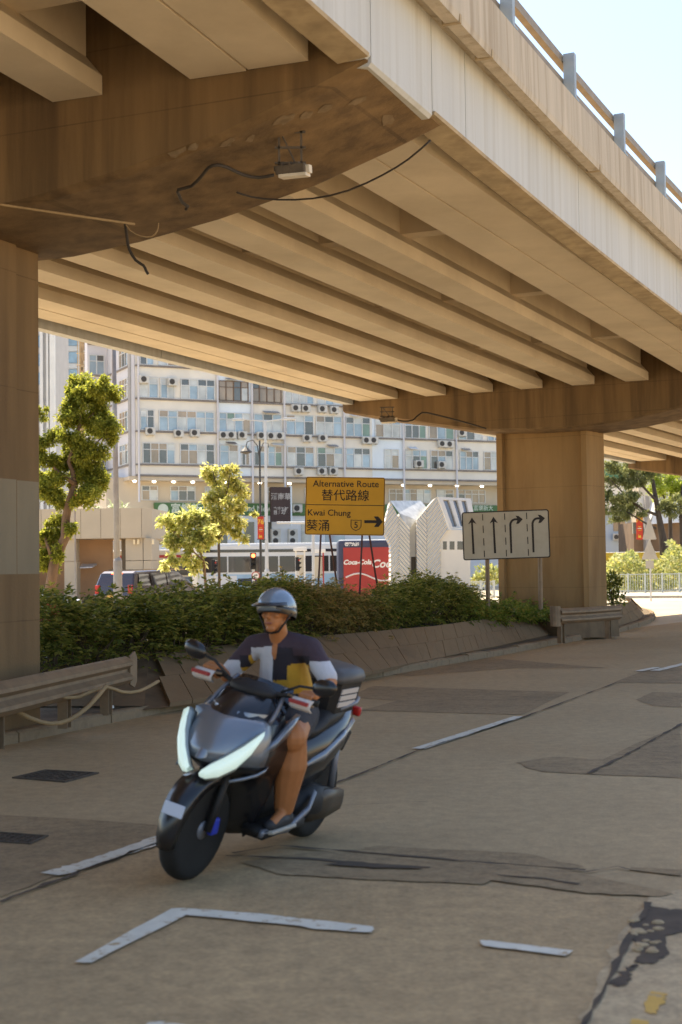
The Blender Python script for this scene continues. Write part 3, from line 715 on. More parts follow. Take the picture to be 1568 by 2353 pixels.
# yellow route sign on four thin legs
YS = B(-11.0, 24.2).y
ctr = AT(793, 1163, YS); W_ = 183/FPX*YS; H_ = 134/FPX*YS; K = W_/486
rs = thing('route_sign', 'amber alternative route sign to Kwai Chung standing on four thin legs in the shrubs', 'road sign', (ctr.x, ctr.y, .6))
yaw = rad(4); rl_ = rad(-1.7)
X_ = Vector((math.cos(yaw)*math.cos(rl_), -math.sin(yaw), math.sin(rl_))); Y_ = Vector((-math.sin(rl_), .05, 1))
FR = frame(ctr, X_, Y_)
def zl(zx, zy):                                     # picture of the sign, measured on its face
    y_ = zy-.012*(zx-595); x_ = zx+.045*(zy-226)-0
    return ((x_-594)*K, (227-y_)*K)
def onf(x, y, z=0): return FR @ Matrix.Translation((x, y, z))
mb = MB(); mb.prism(rrect(W_, H_, .04), onf(0, 0, -.012), .016); board = mb.build('board', M['signyellow'], rs)
mb = MB(); ringpoly(mb, rrect(W_-.012, H_-.012, .036), rrect(W_-.034, H_-.034, .03), onf(0, 0, .004), .002); mb.build('border', M['signink'], board)
mb = MB(); yb = zl(600, 221)[1]; mb.prism([(-W_/2+.015, yb-.006), (W_/2-.015, yb-.006), (W_/2-.015, yb+.006), (-W_/2+.015, yb+.006)], onf(0, 0, .004), .002); mb.build('divider', M['signink'], board)
def put(body, zx, zy, zsize, parent, align='CENTER', bold=.0, xs=1.0, mat=None):
    x, y = zl(zx, zy); o = text_mb(body, zsize*K, onf(x, y, .006), .003, align, bold, xs); return o.build('lettering', mat or M['signink'], parent)
put('Alternative Route', 604, 92, 56, board, bold=.0012, xs=1.0)
put('替代路線', 598, 166, 74, board, bold=.001)
put('Kwai Chung', 362, 268, 54, board, 'LEFT', .0012, 1.0)
put('葵涌', 426, 350, 74, board, bold=.001)
put('5', 659, 344, 54, board, bold=.0012)
mb = MB(); sx, sy = zl(659, 343); s = K*33
sh = [(-1, 1), (-.5, .93), (0, .98), (.5, .93), (1, 1), (1, -.25), (.7, -.75), (0, -1.1), (-.7, -.75), (-1, -.25)]
ringpoly(mb, [(sx+a*s, sy+b*s) for a, b in sh], [(sx+a*s*.86, sy+b*s*.88) for a, b in sh], onf(0, 0, .004), .002); mb.build('route_shield', M['signink'], board)
mb = MB(); A_ = [(710, 313), (785, 313), (768, 290), (796, 290), (822, 322), (796, 354), (768, 354), (785, 331), (710, 331)]
mb.prism([zl(*q) for q in A_][::-1], onf(0, 0, .004), .003); mb.build('arrow', M['signink'], board)
for a, b in (((738, 1231), (730, 1358)), ((757, 1231), (780, 1350)), ((833, 1231), (825, 1375)), ((848, 1231), (878, 1385))):
    mb = MB(); back_ = .55 if b[0] > a[0] else .0
    mb.tube([AT(a[0], a[1], YS+.03)+Vector((0, 0, .4)) if False else AT(a[0], a[1]-8, YS+.03), AT(b[0], b[1]+30, YS+.03+back_)], .02, 6); mb.build('leg', M['legred'], rs)
for a, b in (((745, 1285), (770, 1310)),):
    pass
# lane arrow sign on two posts
YL = 29.6
ctr = AT(1163, 1229, YL); W_ = 199/FPX*YL; H_ = 111/FPX*YL; K = W_/897
ls = thing('lane_sign', 'wide white lane arrow sign on two steel posts in front of the farther pier', 'road sign', (ctr.x, ctr.y, .5))
FR = frame(ctr, (1, -.1, .020), (-.012, 0, 1))
def zl(zx, zy): return ((zx-.018*(zy-499)-588)*K, (499-(zy+.028*(zx-588)))*K)
mb = MB(); mb.prism(rrect(W_, H_, .05), onf(0, 0, -.012), .016); board = mb.build('board', M['signwhite'], ls)
mb = MB(); ringpoly(mb, rrect(W_, H_, .05), rrect(W_-.045, H_-.045, .035), onf(0, 0, .004), .003); mb.build('border', M['signink'], board)
def poly(pts, name):
    mb = MB(); mb.prism([zl(*q) for q in pts][::-1], onf(0, 0, .004), .003); mb.build(name, M['signink'], board)
for dx, dy in ((0, 0), (222, -6)):
    poly([(240+dx, 316+dy), (287+dx, 385+dy), (262+dx, 372+dy), (250+dx, 368+dy), (262+dx, 695+dy), (240+dx, 695+dy), (231+dx, 368+dy), (222+dx, 374+dy), (200+dx, 388+dy)], 'arrow')
for dx, dy in ((0, 0), (228, -8)):
    cx, cy = 688, 400; arc = [(cx-64*math.cos(rad(a))+0, cy-72*math.sin(rad(a))) for a in range(0, 95, 15)]; arc2 = [(cx-42*math.cos(rad(a)), cy-50*math.sin(rad(a))) for a in range(90, -5, -15)]
    pts = [(630, 690)]+arc+[(706, 328), (690, 300), (722, 306), (764, 338), (722, 384), (694, 388), (708, 350)]+arc2+[(650, 690)]
    poly([(a+dx, b+dy) for a, b in pts], 'arrow')
mb = MB()
for x in (350, 577, 803):
    for a, b in ((0, 66), (118, 195), (250, 325), (378, 446)):
        sh_ = (x-350)*-.028; d0 = .026*a
        mb = MB(); mb.prism([zl(*q) for q in ((x-4+.028*a, 283+sh_+a), (x+5+.028*a, 283+sh_+a), (x+5+.028*b, 283+sh_+b), (x-4+.028*b, 283+sh_+b))][::-1], onf(0, 0, .004), .003); mb.build('lane_dash', M['signink'], board)
for u, g in ((1120, 'signpost'), (1241, 'signpost')):
    a = AT(u-1, 1215, YL+.2); b = AT(u+2, 1400, YL+.2); mb = MB(); mb.tube([b, a], .045, 8); mb.build('post', M['galv'], ls)

# ------------------------------------------------------------------ lamps, cables and hoses under the flyover
ZB = [(-15.0, 5.56), (-14.3, 5.42), (-13.3, 5.26), (-12.4, 5.08), (-11.5, 4.93), (-10.3, 4.88), (-9.1, 4.88), (-8.3, 4.95), (-7.4, 5.08), (-6.4, 5.28), (-5.6, 5.52), (-5.08, 5.70), (-4, 5.9)]
def LS(p):
    dx = CX-p.x; dy = p.y-CY; return RC-math.hypot(dx, dy), S0+(math.atan2(dy, dx)-A0)*RC
def HUG(u, v, y, gap=.04):                          # point seen at u, v at distance y, pulled out in front of the near crosshead
    yy = 9.0
    while yy < y:
        p = AT(u, v, yy); l, s = LS(p)
        if 10.55 < s < 12.6 and p.z > lerp_tab(ZB, l)+dz(10.65)-gap: return AT(u, v, yy-.05)
        yy += .02
    return AT(u, v, y)
def cable(name, label, pts, r_, mat, cat='cable'):
    P = [HUG(u, v, y) for u, v, y in pts]; mb = MB(); mb.tube(smoothline(P, .12) if len(P) > 2 else P, r_, 6); return tag(mb.build(name, mat, smooth=True), label, cat)
cable('cable', 'thick black cable looping under the near crosshead to the floodlight', [(427, 481, 13.5), (432, 474, 13.4), (420, 466, 13.4), (412, 448, 13.35), (410, 436, 13.3), (440, 428, 13.3), (466, 402, 13.2), (480, 385, 13.1), (500, 379, 13.1), (525, 386, 13.1), (560, 402, 13.1), (595, 408, 13.1), (630, 402, 13.1)], .015, M['cable'])
cable('cable', 'thin cable sagging across the outer girders beyond the floodlight', [(545, 442, 13.7), (580, 453, 13.6), (640, 459, 13.5), (720, 456, 13.4), (800, 438, 13.3), (880, 402, 13.2), (940, 365, 13.1), (990, 322, 13.0)], .009, M['cable'])
cable('cable', 'taut tan wire stretched past the nearer left pier', [(-80, 458, 12.6), (150, 492, 12.9), (310, 515, 13.3)], .012, M['cabletan'])
cable('cable', 'thin wire loop hanging below the near crosshead', [(290, 516, 13.4), (300, 530, 13.4), (325, 543, 13.4), (350, 543, 13.4), (362, 530, 13.4), (365, 512, 13.4)], .006, M['cabletan'])
cable('cable', 'short broken black cable dangling under the middle girders', [(288, 512, 13.6), (292, 545, 13.6), (297, 572, 13.6), (312, 598, 13.6), (330, 610, 13.6), (336, 622, 13.6), (341, 630, 13.6)], .014, M['cable'])
cable('cable', 'dark conduit running along the underside of the farther crosshead', [(1387, 979, 32.2), (1420, 975, 32.2), (1455, 968, 32.3), (1500, 952, 32.4), (1540, 936, 32.5), (1600, 912, 32.6)], .045, M['cable'])
cable('cable', 'thin cable drooping from the far floodlight to the farther pier', [(905, 962, 31.4), (925, 968, 31.5), (950, 965, 31.5), (970, 948, 31.6), (1010, 955, 31.7), (1060, 968, 31.8), (1085, 975, 31.8), (1118, 985, 31.8)], .018, M['cable'])
cable('hose', 'tan hose hanging in a deep loop below the left guard rail', [(-20, 1570, 13.1), (20, 1620, 13.2), (70, 1650, 13.3), (118, 1663, 13.4), (160, 1654, 13.5), (205, 1622, 13.7), (245, 1575, 13.9)], .022, M['cabletan'], 'hose')
cable('hose', 'tan hose hanging in shallow loops right below the left guard rail', [(80, 1585, 13.5), (130, 1600, 13.7), (180, 1602, 13.8), (240, 1578, 14.0), (280, 1590, 14.2), (320, 1588, 14.5), (365, 1565, 14.9)], .018, M['cabletan'], 'hose')
M['lampbody'] = pm('dark weathered lamp housing', (.10, .075, .05), .7, .3, 10); M['lampglass'] = pm('dusty white lamp cover', (.62, .54, .42), .5, .1, 8)
def flood(label, u, v, Y, wpx, up):
    c = HUG(u, v, Y, .30); Y = c.y; w_ = wpx/FPX*Y; t = thing('floodlight', label, 'floodlight', c); Mx = Matrix.Rotation(rad(-18), 3, 'Z') @ Matrix.Rotation(rad(8), 3, 'X')
    mb = MB(); mb.bbox(c, (w_, w_*.55, w_*.30), w_*.05, Mx)
    for k in (-1, 0, 1): mb.box(c+Mx @ Vector((k*w_*.28, 0, w_*.17)), (w_*.05, w_*.5, w_*.08), Mx)
    mb.build('housing', M['lampbody'], t)
    mb = MB(); mb.bbox(c+Mx @ Vector((.02, -.01, -w_*.20)), (w_*.94, w_*.5, w_*.12), w_*.03, Mx); mb.build('cover', M['lampglass'], t)
    mb = MB(); mb.bbox(c+Mx @ Vector((w_*.56, 0, -w_*.03)), (w_*.14, w_*.3, w_*.26), w_*.02, Mx); mb.build('end_cap', M['lampglass'], t)
    mb = MB(); a = c+Vector((0, 0, w_*.3))
    for sx_ in (-.42, .30): mb.box(c+Vector((sx_*w_, 0, w_*.2+up/2)), (w_*.07, w_*.07, up))
    for k in (0, .45, .9): mb.box(c+Vector((-.06*w_, 0, w_*.22+up*k)), (w_*1.0, w_*.07, w_*.07))
    for sx_ in (-.42, .30): mb.box(c+Vector((sx_*w_, w_*.25, w_*.2)), (w_*.07, w_*.55, w_*.05))
    mb.tube([c+Vector((.1*w_, 0, w_*.22)), c+Vector((-.35*w_, 0, w_*.2+up*.9))], w_*.03, 5)
    mb.build('bracket', M['lampbody'], t)
    mb = MB(); mb.bbox(c+Mx @ Vector((-w_*.52, 0, .02)), (w_*.16, w_*.22, w_*.16), w_*.02, Mx); mb.build('junction_box', M['lampbody'], t)
flood('boxy floodlight on a bracket hanging under the near crosshead', 672, 390, 13.0, 72, .30)
flood('small floodlight hanging under the left tip of the farther crosshead', 892, 964, 31.4, 34, .22)

# pale repair patches and spalls along the crosshead edges
M['repair'] = pm('pale mortar repair', (.23, .16, .09), .9, .25, 7, dirt=(.13, .085, .042), dscale=9, damt=.7)
def HIT(u, v):
    y = 9.0
    while y < 16:
        p = AT(u, v, y); l, s = LS(p)
        if 10.66 < s < 12.49 and p.z > lerp_tab(ZB, l)+dz(10.65)-.006: return p
        y += .004
    return None
for k, (cu, cv, wu, wv) in enumerate(((408, 338, 34, 9), (445, 330, 18, 6), (522, 322, 22, 5), (575, 312, 16, 5), (655, 268, 34, 6), (705, 258, 24, 5), (750, 243, 26, 5), (893, 266, 22, 8), (820, 226, 30, 4))):
    r = random.Random(60+k); pts = []
    for j in range(11):
        a = 2*math.pi*j/11; q = r.uniform(.55, 1.1); x = wu*.8*q*math.cos(a); y_ = 7+wv*1.9*q*math.sin(a); p = HIT(cu+x, cv+y_-.36*x)
        if p: pts.append(p)
    if len(pts) > 5: mb = MB(); mb.add(pts, [tuple(range(len(pts)))]); mb.build('repair_patch', M['repair'], fly)
# ------------------------------------------------------------------ apartment block across the street
def wallm(name, c, **k): return pm(name, c, .85, .06, .5, dirt=tuple(x*.8 for x in c), dscale=.6, damt=.35, dstretch=(1, 1, .25), **k)
M['cream'] = wallm('cream painted wall', (.74, .69, .60)); M['pale'] = wallm('pale blue painted wall', (.70, .76, .80))
M['side'] = wallm('shade tinted side wall', (.62, .60, .61)); M['ledge'] = pm('dark window ledge', (.22, .19, .17), .8, .15, 2)  # bluish shade of the building's left side is put into the side colour
M['pipe'] = pm('grey drain pipe', (.30, .28, .26), .7, .1, 3); M['lowwall'] = wallm('beige arcade wall', (.56, .47, .35)); M['shopwhite'] = wallm('white shop front', (.68, .69, .70))
M['alu'] = pm('white window frame', (.62, .62, .60), .5, .05, 3); M['brownframe'] = pm('brown window frame', (.14, .085, .05), .5, .1, 3)
M['gblue'] = glassmat('glass tinted with sky reflection', (.28, .36, .42), .06, .9); M['gpale'] = glassmat('window glass over pale curtain', (.50, .50, .47), .1, .8); M['gdark'] = glassmat('dark window glass', (.09, .085, .075), .06, .9)  # blue panes carry the sky's reflection in their base colour
M['gwarm'] = glassmat('window glass over warm room', (.30, .22, .14), .08, .8); M['ggreen'] = glassmat('greenish window glass', (.16, .24, .17), .08, .8)
M['acwhite'] = pm('off white air conditioner casing', (.58, .56, .51), .6, .06, 4, dirt=(.36, .31, .25), dscale=5, damt=.5); M['acdark'] = pm('dark fan grille', (.06, .055, .05), .7, .1, 9)
M['green'] = pm('green shop fascia', (.075, .16, .055), .6, .1, 1); M['letter'] = pm('pale lettering', (.62, .66, .55), .6, .05, 3)
M['dsign'] = pm('dark brown sign face', (.055, .03, .025), .6, .1, 2); M['dletter'] = pm('silvery lettering', (.42, .38, .34), .5, .05, 3)
M['lampon'] = pm('lit downlight', (.9, .85, .7), .5, 0, 1, emit=(1, .93, .78), estr=4.0)
p0 = AT(312, 1100, 110); FP = Vector((p0.x, 110, 0)); FD = Vector((math.sin(rad(65)), math.cos(rad(65)), 0)); FN = Vector((FD.y, -FD.x, 0))
def fac(u, v, off=0.0):                             # (t, z) on the facade plane (pushed off metres towards the street)
    d = ray(u, v); o = FP+FN*off; s = (o.x*FN.x+o.y*FN.y)/(d.x*FN.x+d.y*FN.y); p = Vector((d.x*s, d.y*s, 0)); return (p-o).dot(FD), EYE+d.z*s
def fp(t, z, off=0.0): return FP+FD*t+FN*off+Vector((0, 0, z))
def fbox(mb, t0, t1, z0, z1, o0, o1):               # box on the facade, from o0 to o1 in front of it
    mb.hexa([fp(t0, z0, o1), fp(t1, z0, o1), fp(t1, z0, o0), fp(t0, z0, o0), fp(t0, z1, o1), fp(t1, z1, o1), fp(t1, z1, o0), fp(t0, z1, o0)]); return mb
bld = thing('apartment_building', 'cream and pale blue apartment block with air conditioners behind the yellow route sign', 'building', FP)
zrow = [fac(345, 1065)[1], fac(345, 989)[1], fac(345, 914)[1]]; pit = (zrow[2]-zrow[0])/2
zrow += [zrow[2]+pit*k for k in (1, 2, 3, 4)]; zh = fac(345, 949)[1]-zrow[1]
zb = fac(345, 1094)[1]; TEND = fac(1215, 1000)[0]; ZTOP = zrow[-1]+pit*.9
bays = [(312, 500, 'cream'), (500, 579, 'pale'), (579, 855, 'cream'), (855, 926, 'pale'), (926, 1215, 'cream')]
for a, b, k in bays:
    ta, tb = fac(a, 1000)[0], fac(b, 1000)[0]; mb = MB(); fbox(mb, ta+.004, tb-.004, zb, ZTOP, -13, 0); mb.build('wall', M[k], bld)
mb = MB()
for z in zrow: fbox(mb, 0, TEND, z-.16, z-.04, .002, .16)
fbox(mb, 0, TEND, zb-.02, zb+.12, .002, .10)
mb.build('ledge', M['ledge'], bld)
mb = MB()
for u in (318, 500, 579, 653, 790, 926, 1047):
    t_ = fac(u, 1000)[0]; mb.tube([fp(t_, zb-2, .14), fp(t_, ZTOP, .14)], .09, 6)
mb.build('drain_pipe', M['side'], bld)
r = random.Random(5); KINDS_ = ['gblue', 'gpale', 'gdark', 'gwarm', 'ggreen']
def window(t0, t1, z0, z1, off, fm, wts, parent=bld, face=fbox, nm='window'):
    n = max(2, int(round((t1-t0)/.72))); mb = MB(); d = .05; ztr = z0+(z1-z0)*.68
    face(mb, t0, t1, z0, z0+d, off+.004, off+.09); face(mb, t0, t1, z1-d, z1, off+.004, off+.09)
    for i in range(n+1):
        x = t0+(t1-t0)*i/n; x = min(max(x, t0+.035), t1-.035); face(mb, x-.035, x+.035, z0+d+.002, z1-d-.002, off+.004, off+.085)
    face(mb, t0, t1, ztr-.025, ztr+.025, off+.004, off+.078)
    fr = mb.build(nm, M[fm], parent)
    pb = MB(); mi = []
    for i in range(n):
        a = t0+(t1-t0)*i/n; b = t0+(t1-t0)*(i+1)/n
        for lo, hi in ((z0, ztr), (ztr, z1)):
            p = MB(); face(p, a, b, lo, hi, off+.006, off+.03); pb.add(p.v, p.f); k = r.choices(range(5), wts)[0]; mi += [k]*6
    pb.build('pane', None, fr, mats=[M[k] for k in KINDS_], mi=mi)
rows = {0: [(327, 402), (413, 493), (504, 547), (554, 573), (583, 611), (615, 648), (659, 721), (728, 787), (794, 850), (882, 916), (930, 981), (988, 1040), (1055, 1099), (1110, 1160)],
        1: [(322, 355), (365, 493), (503, 576), (583, 648), (657, 721), (726, 786), (794, 851), (862, 920), (930, 979), (985, 1043), (1053, 1109), (1120, 1180)],
        2: [(321, 365), (369, 403), (416, 495), (503, 572), (580, 648), (656, 722), (730, 786), (794, 850), (862, 920), (930, 980), (986, 1043), (1053, 1110)]}
for k in range(3, 7): rows[k] = rows[1]
for k, lst in rows.items():
    for a, b in lst:
        v = 1000; t0, t1 = fac(a, v)[0], fac(b, v)[0]
        fm = 'brownframe' if (k == 2 and 500 < a < 650) else 'alu'
        wts = (4, 3, 1, 1, .1) if k != 0 else (2, 2.4, 2.2, 1.6, .3)
        if 920 < a < 1000 and k == 1: wts = (2, .5, 2, 1, 4)
        if fm == 'brownframe': wts = (1, 2, 2, 3, 0)
        window(t0, t1, zrow[k], zrow[k]+zh+.25, 0, fm, wts)
def ac(u, v, two=False, off=0.0, sc_=1.0):
    t_, z = fac(u, v, off+.2); w_, h_, d_ = .74*sc_, (.58 if not two else 1.25)*sc_, .38
    mb = MB(); c = fp(t_, z, off+.10+d_/2); Mx = Matrix((FD, FN, Vector((0, 0, 1)))).transposed(); mb.bbox(c, (w_, d_, h_), .03, Mx)
    for s in (-1, 1): fbox(mb, t_+s*w_*.36-.02, t_+s*w_*.36+.02, z-h_/2-.06, z-h_/2-.005, off+.01, off+.10+d_)
    o = mb.build('air_conditioner', M['acwhite'], bld)
    mb = MB()
    for zz in ((0,) if not two else (-.3*sc_, .3*sc_)):
        M4 = frame(fp(t_-w_*.12, z+zz, off+.10+d_+.002), FD, Vector((0, 0, 1))); R_ = .22*sc_
        mb.lathe([(R_, -.0), (R_, .02), (R_*.86, .024), (R_*.84, .008), (R_*.4, .006), (R_*.36, .02), (.01, .022)], M4, 14)
    mb.build('fan', M['acdark'], o)
for u, v in ((345, 991), (410, 996), (447, 995), (513, 1000), (531, 1000), (556, 1000), (600, 1001), (622, 1002), (642, 1002), (705, 1007), (741, 1007), (841, 1012), (858, 1012), (1015, 1020), (1032, 1021), (679, 938), (702, 939), (740, 940), (767, 942), (835, 943), (686, 1083), (739, 1083), (765, 1083), (1077, 950), (962, 1066), (1014, 1068), (331, 872), (396, 878), (1060, 995)): ac(u, v)
ac(682, 1168, False, -1.4, 1.1); ac(633, 1234, True, -1.4, 1.05); ac(672, 1234, True, -1.4, 1.05)
# set-back wing on the left with its rounded look, and the side wall
mb = MB()
def sp(d, z, o=0.0): return FP-FN*d-FD*o+Vector((0, 0, z))
def sbox(mb, d0, d1, z0, z1, o0, o1):
    mb.hexa([sp(d0, z0, o1), sp(d0, z0, o0), sp(d1, z0, o0), sp(d1, z0, o1), sp(d0, z1, o1), sp(d0, z1, o0), sp(d1, z1, o0), sp(d1, z1, o1)]); return mb
sbox(mb, .02, 7, zb, ZTOP, .0, .30); mb.build('side_wall', M['side'], bld)
mb = MB(); sbox(mb, .0, .55, zb, ZTOP, .302, .40); mb.build('corner_strip', M['pipe'], bld)
mb = MB(); sbox(mb, 6.6, 7.4, zb-1, ZTOP, .31, 1.95); mb.build('wing_wall', M['side'], bld)
mb = MB()
for z in zrow: sbox(mb, .6, 6.4, z-.16, z-.04, .302, .42); sbox(mb, 6.46, 6.6, z-.16, z-.04, .31, 1.95)
mb.build('ledge', M['ledge'], bld)
for z in zrow:
    window(.7, 3.1, z, z+zh+.25, .302, 'alu', (.6, 1, 1.5, 3, 0), face=lambda mb, a, b, c, d, e, f: sbox(mb, a, b, c, d, e, f))
    window(-1.85, -.55, z, z+zh+.25, -6.6, 'alu', (1, 1, 2, 2, 0))
# recessed arcade storeys below
LO = -1.5
mb = MB(); fbox(mb, -1.9, TEND, 0, zb-.03, -13, LO); mb.build('arcade_wall', M['lowwall'], bld)
mb = MB(); fbox(mb, -.5, TEND, zb-.32, zb-.03, LO+.004, -.02); mb.build('arcade_soffit', M['lowwall'], bld)
zw0, zw1 = fac(345, 1150, LO)[1], fac(345, 1116, LO)[1]
for a, b in ((325, 363), (391, 449), (470, 500), (520, 565), (615, 652), (700, 745), (770, 850), (893, 990), (1003, 1042), (1052, 1115)):
    t0, t1 = fac(a, 1130, LO)[0], fac(b, 1130, LO)[0]; window(t0, t1, zw0, zw1, LO, 'alu', (.3, 2, .6, 3, 0), nm='arcade_window')
mb = MB(); z0, z1 = fac(500, 1184, LO+.3)[1], fac(500, 1156, LO+.3)[1]; tg0 = fac(356, 1170, LO+.3)[0]
fbox(mb, tg0, TEND, z0, z1, LO+.004, LO+.3); gs = mb.build('shop_fascia', M['green'], bld)
def fput(body, u, v, size, parent, mat, off, align='LEFT', bold=0.0):
    t_, z = fac(u, v, off); return text_mb(body, size, frame(fp(t_, z, off+.004), FD, Vector((0, 0, 1))), .03, align, bold).build('lettering', mat, parent)
fput('富樂新大銀樓', 392, 1170, .86, gs, M['letter'], LO+.3, bold=.01); fput('Grand New Silver', 540, 1169, .66, gs, M['letter'], LO+.3, bold=.01)
fput('富樂新大 富樂', 930, 1167, .5, gs, M['letter'], LO+.3); fput('富樂新大', 1088, 1168, .5, gs, M['letter'], LO+.3)
mb = MB(); t_, z = fac(375, 1170, LO+.3); mb.lathe([(.42, 0), (.42, .03), (.34, .034), (.34, .01), (.01, .01)], frame(fp(t_, z, LO+.304), FD, Vector((0, 0, 1))), 20)
mb.build('round_emblem', M['letter'], gs)
mb = MB(); zs = z0-.02; fbox(mb, tg0-.6, TEND, 0, zs, LO+.004, LO+.2); sf = mb.build('shop_front', M['shopwhite'], bld)
r = random.Random(8)
for a, b, k in ((350, 372, 'gwarm'), (560, 582, 'gdark'), (500, 520, 'gdark'), (690, 712, 'gpale'), (745, 790, 'gblue'), (600, 622, 'gdark')):
    t0, t1 = fac(a, 1215, LO)[0], fac(b, 1215, LO)[0]; mb = MB(); fbox(mb, t0, t1, zs-2.3, zs-.5, LO+.204, LO+.25); mb.build('shop_window', M[k], sf)
mb = MB(); t0, t1 = fac(624, 1160, .6)[0], fac(668, 1160, .6)[0]; za, zb_ = fac(645, 1199, .6)[1], fac(645, 1119, .6)[1]
fbox(mb, t0, t1, za, zb_, .3, .6); ds = mb.build('vertical_sign', M['dsign'], bld)
mb = MB(); fbox(mb, t1+.003, t1+.12, za-.3, zb_+.1, .3, .62); mb.build('sign_edge', M['pale'], ds)
fput('酒南華', 646, 1142, .58, ds, M['dletter'], .602, 'CENTER', .008); fput('靜班', 646, 1175, .66, ds, M['dletter'], .602, 'CENTER', .008)
for u, v in ((309, 1103), (354, 1105), (399, 1105), (443, 1106), (520, 1107), (597, 1107), (665, 1109), (740, 1110), (926, 1112), (988, 1113), (1050, 1114), (1107, 1115)):
    t_ = fac(u, v, -.5)[0]; c = fp(t_, zb-.33, -.45); mb = MB(); mb.ell(c+Vector((0, 0, -.06)), (.15, .15, .08), n=10, m=6); mb.build('downlight', M['lampon'], bld)

# ------------------------------------------------------------------ towers far behind on the left
M['tgrey'] = wallm('grey tower render', (.44, .43, .42)); M['twhite'] = wallm('white tower render', (.66, .66, .64)); M['tblue'] = glassmat('blue curtain wall', (.16, .28, .40), .12, .8); M['tspan'] = pm('pale spandrel', (.45, .48, .50), .7, .05, 1)
def tower(label, u0, u1, Y, H_, fins, wins, wm, fm, sp_, name='tower_block'):
    a, b = AT(u0, 1300, Y), AT(u1, 1300, Y); W_ = b.x-a.x; t = thing(name, label, 'building', ((a.x+b.x)/2, Y, 0))
    mb = MB(); mb.box(((a.x+b.x)/2, Y+6, H_/2), (W_, 12, H_)); mb.build('wall', wm, t)
    mb = MB()
    for f, wd, dp in fins: mb.box((a.x+W_*f, Y-dp/2-.003, H_/2), (wd, dp, H_))
    if fins: mb.build('fin', fm, t)
    for f0, f1 in wins:
        z = 6+9*sp_
        while z < H_-2: mb = MB(); mb.box((a.x+W_*(f0+f1)/2, Y-.10, z), (W_*(f1-f0), .18, sp_*.62)); mb.build('window', M['tblue'], t); z += sp_
        mb = MB(); z = 6-sp_*.5
        while z < H_-2: mb.box((a.x+W_*(f0+f1)/2, Y-.14, z), (W_*(f1-f0), .26, sp_*.3)); z += sp_
        mb.build('balcony_band', M['tspan'] if wm != M['tgrey'] else M['tgrey'], t)
tower('slender grey tower with a white edge strip, far behind the tree at left', 20, 128, 230, 95, [(.55, .5, .5), (.62, .4, .4), (.73, .5, .5), (.86, .35, .6), (.97, .8, .9)], [(.64, .71)], M['tgrey'], M['twhite'], 3.0)
tower('blue glass tower with pale floor bands beside the slender grey tower', 128, 187, 255, 92, [(.02, .3, .5), (.45, .3, .4), (.98, .3, .4)], [(.05, .42), (.50, .95)], M['tspan'], M['tspan'], 3.1)
a, b = AT(186, 1300, 165), AT(216, 1300, 165)
sct = thing('scaffolded_building', 'brown building wrapped in bamboo scaffolding between blue tower and apartment block', 'building', ((a.x+b.x)/2, 165, 0))
mb = MB(); mb.box(((a.x+b.x)/2, 170, 22), (b.x-a.x, 10, 44)); mb.build('wall', pm('patchy brown render', (.42, .32, .22), .9, .5, .9, dirt=(.2, .11, .05), dscale=.7, damt=.9), sct)
mb = MB(); r = random.Random(2)
for k in range(9):
    x = a.x-.2+(b.x-a.x+.4)*k/8; mb.tube([(x, 164.6, 0), (x+r.uniform(-.1, .1), 164.6, 44.5)], .05, 4)
for k in range(30): mb.tube([(a.x-.3, 164.5, 1.5*k+r.uniform(-.1, .1)), (b.x+.3, 164.5, 1.5*k+r.uniform(-.1, .1))], .045, 4)
mb.build('bamboo_scaffold', pm('bamboo poles', (.42, .3, .16), .8, .2, 2), sct)
mb = MB()
for k in range(40):
    x, z = r.uniform(a.x, b.x), r.uniform(20, 43); mb.box((x, 164.9, z), (r.uniform(.2, .6), .1, r.uniform(.3, .9)))
mb.build('hanging_cloth', pm('pale scaffold cloth', (.6, .55, .47), .8, .2, 1), sct)

# ------------------------------------------------------------------ low beige entrance pavilion on the left
M['panel'] = pm('beige stone panel', (.50, .41, .29), .8, .06, .6); M['panelj'] = pm('panel joint', (.2, .15, .1), .9, .1, 2); M['orange'] = pm('orange stone wall', (.52, .31, .17), .85, .1, .8)
YP = 66.0
pav = thing('entrance_pavilion', 'beige panelled entrance pavilion with plants on its roof behind the left tree', 'building', AT(230, 1318, YP)*1.0)
def pz(v, u=250): return AT(u, v, YP).z
def px_(u, v=1240): return AT(u, v, YP).x
def ybox(mb, u0, u1, z0, z1, y0, y1):
    x0, x1 = px_(u0), px_(u1); mb.box(((x0+x1)/2, (y0+y1)/2, (z0+z1)/2), (x1-x0, y1-y0, z1-z0)); return mb
zt, zm = pz(1168), pz(1237)
mb = MB(); us = [-120, -60, -10, 40, 95, 141, 186, 232, 277, 326]
for a, b in zip(us, us[1:]): ybox(mb, a+.5, b-.5, zm, zt, YP, YP+5)
x0 = px_(326.5); mb.hexa([Vector(q) for q in ((x0, YP, zm), (px_(345), YP+.8, zm), (px_(345)+.3, YP+5, zm), (x0, YP+5, zm), (x0, YP, zt), (px_(345), YP+.8, zt), (px_(345)+.3, YP+5, zt), (x0, YP+5, zt))])
mb.build('roof_band', M['panel'], pav)
mb = MB(); ybox(mb, -120, 326, zm+.02, zt-.02, YP+.02, YP+4.9); mb.build('band_backing', M['panelj'], pav)
mb = MB(); zj = pz(1289)
for a, b in ((287, 326.5), (328, 347)):
    for c, d in ((.0, zj-.015), (zj+.015, zm-.004)): ybox(mb, a, b, c, d, YP+.25, YP+3)
mb.build('panel_wall', M['panel'], pav); mb = MB(); ybox(mb, 146, 174, 0, zj-.01, YP+.2, YP+1.2); ybox(mb, 146, 172, zj+.01, zm-.004, YP+.2, YP+1.2)
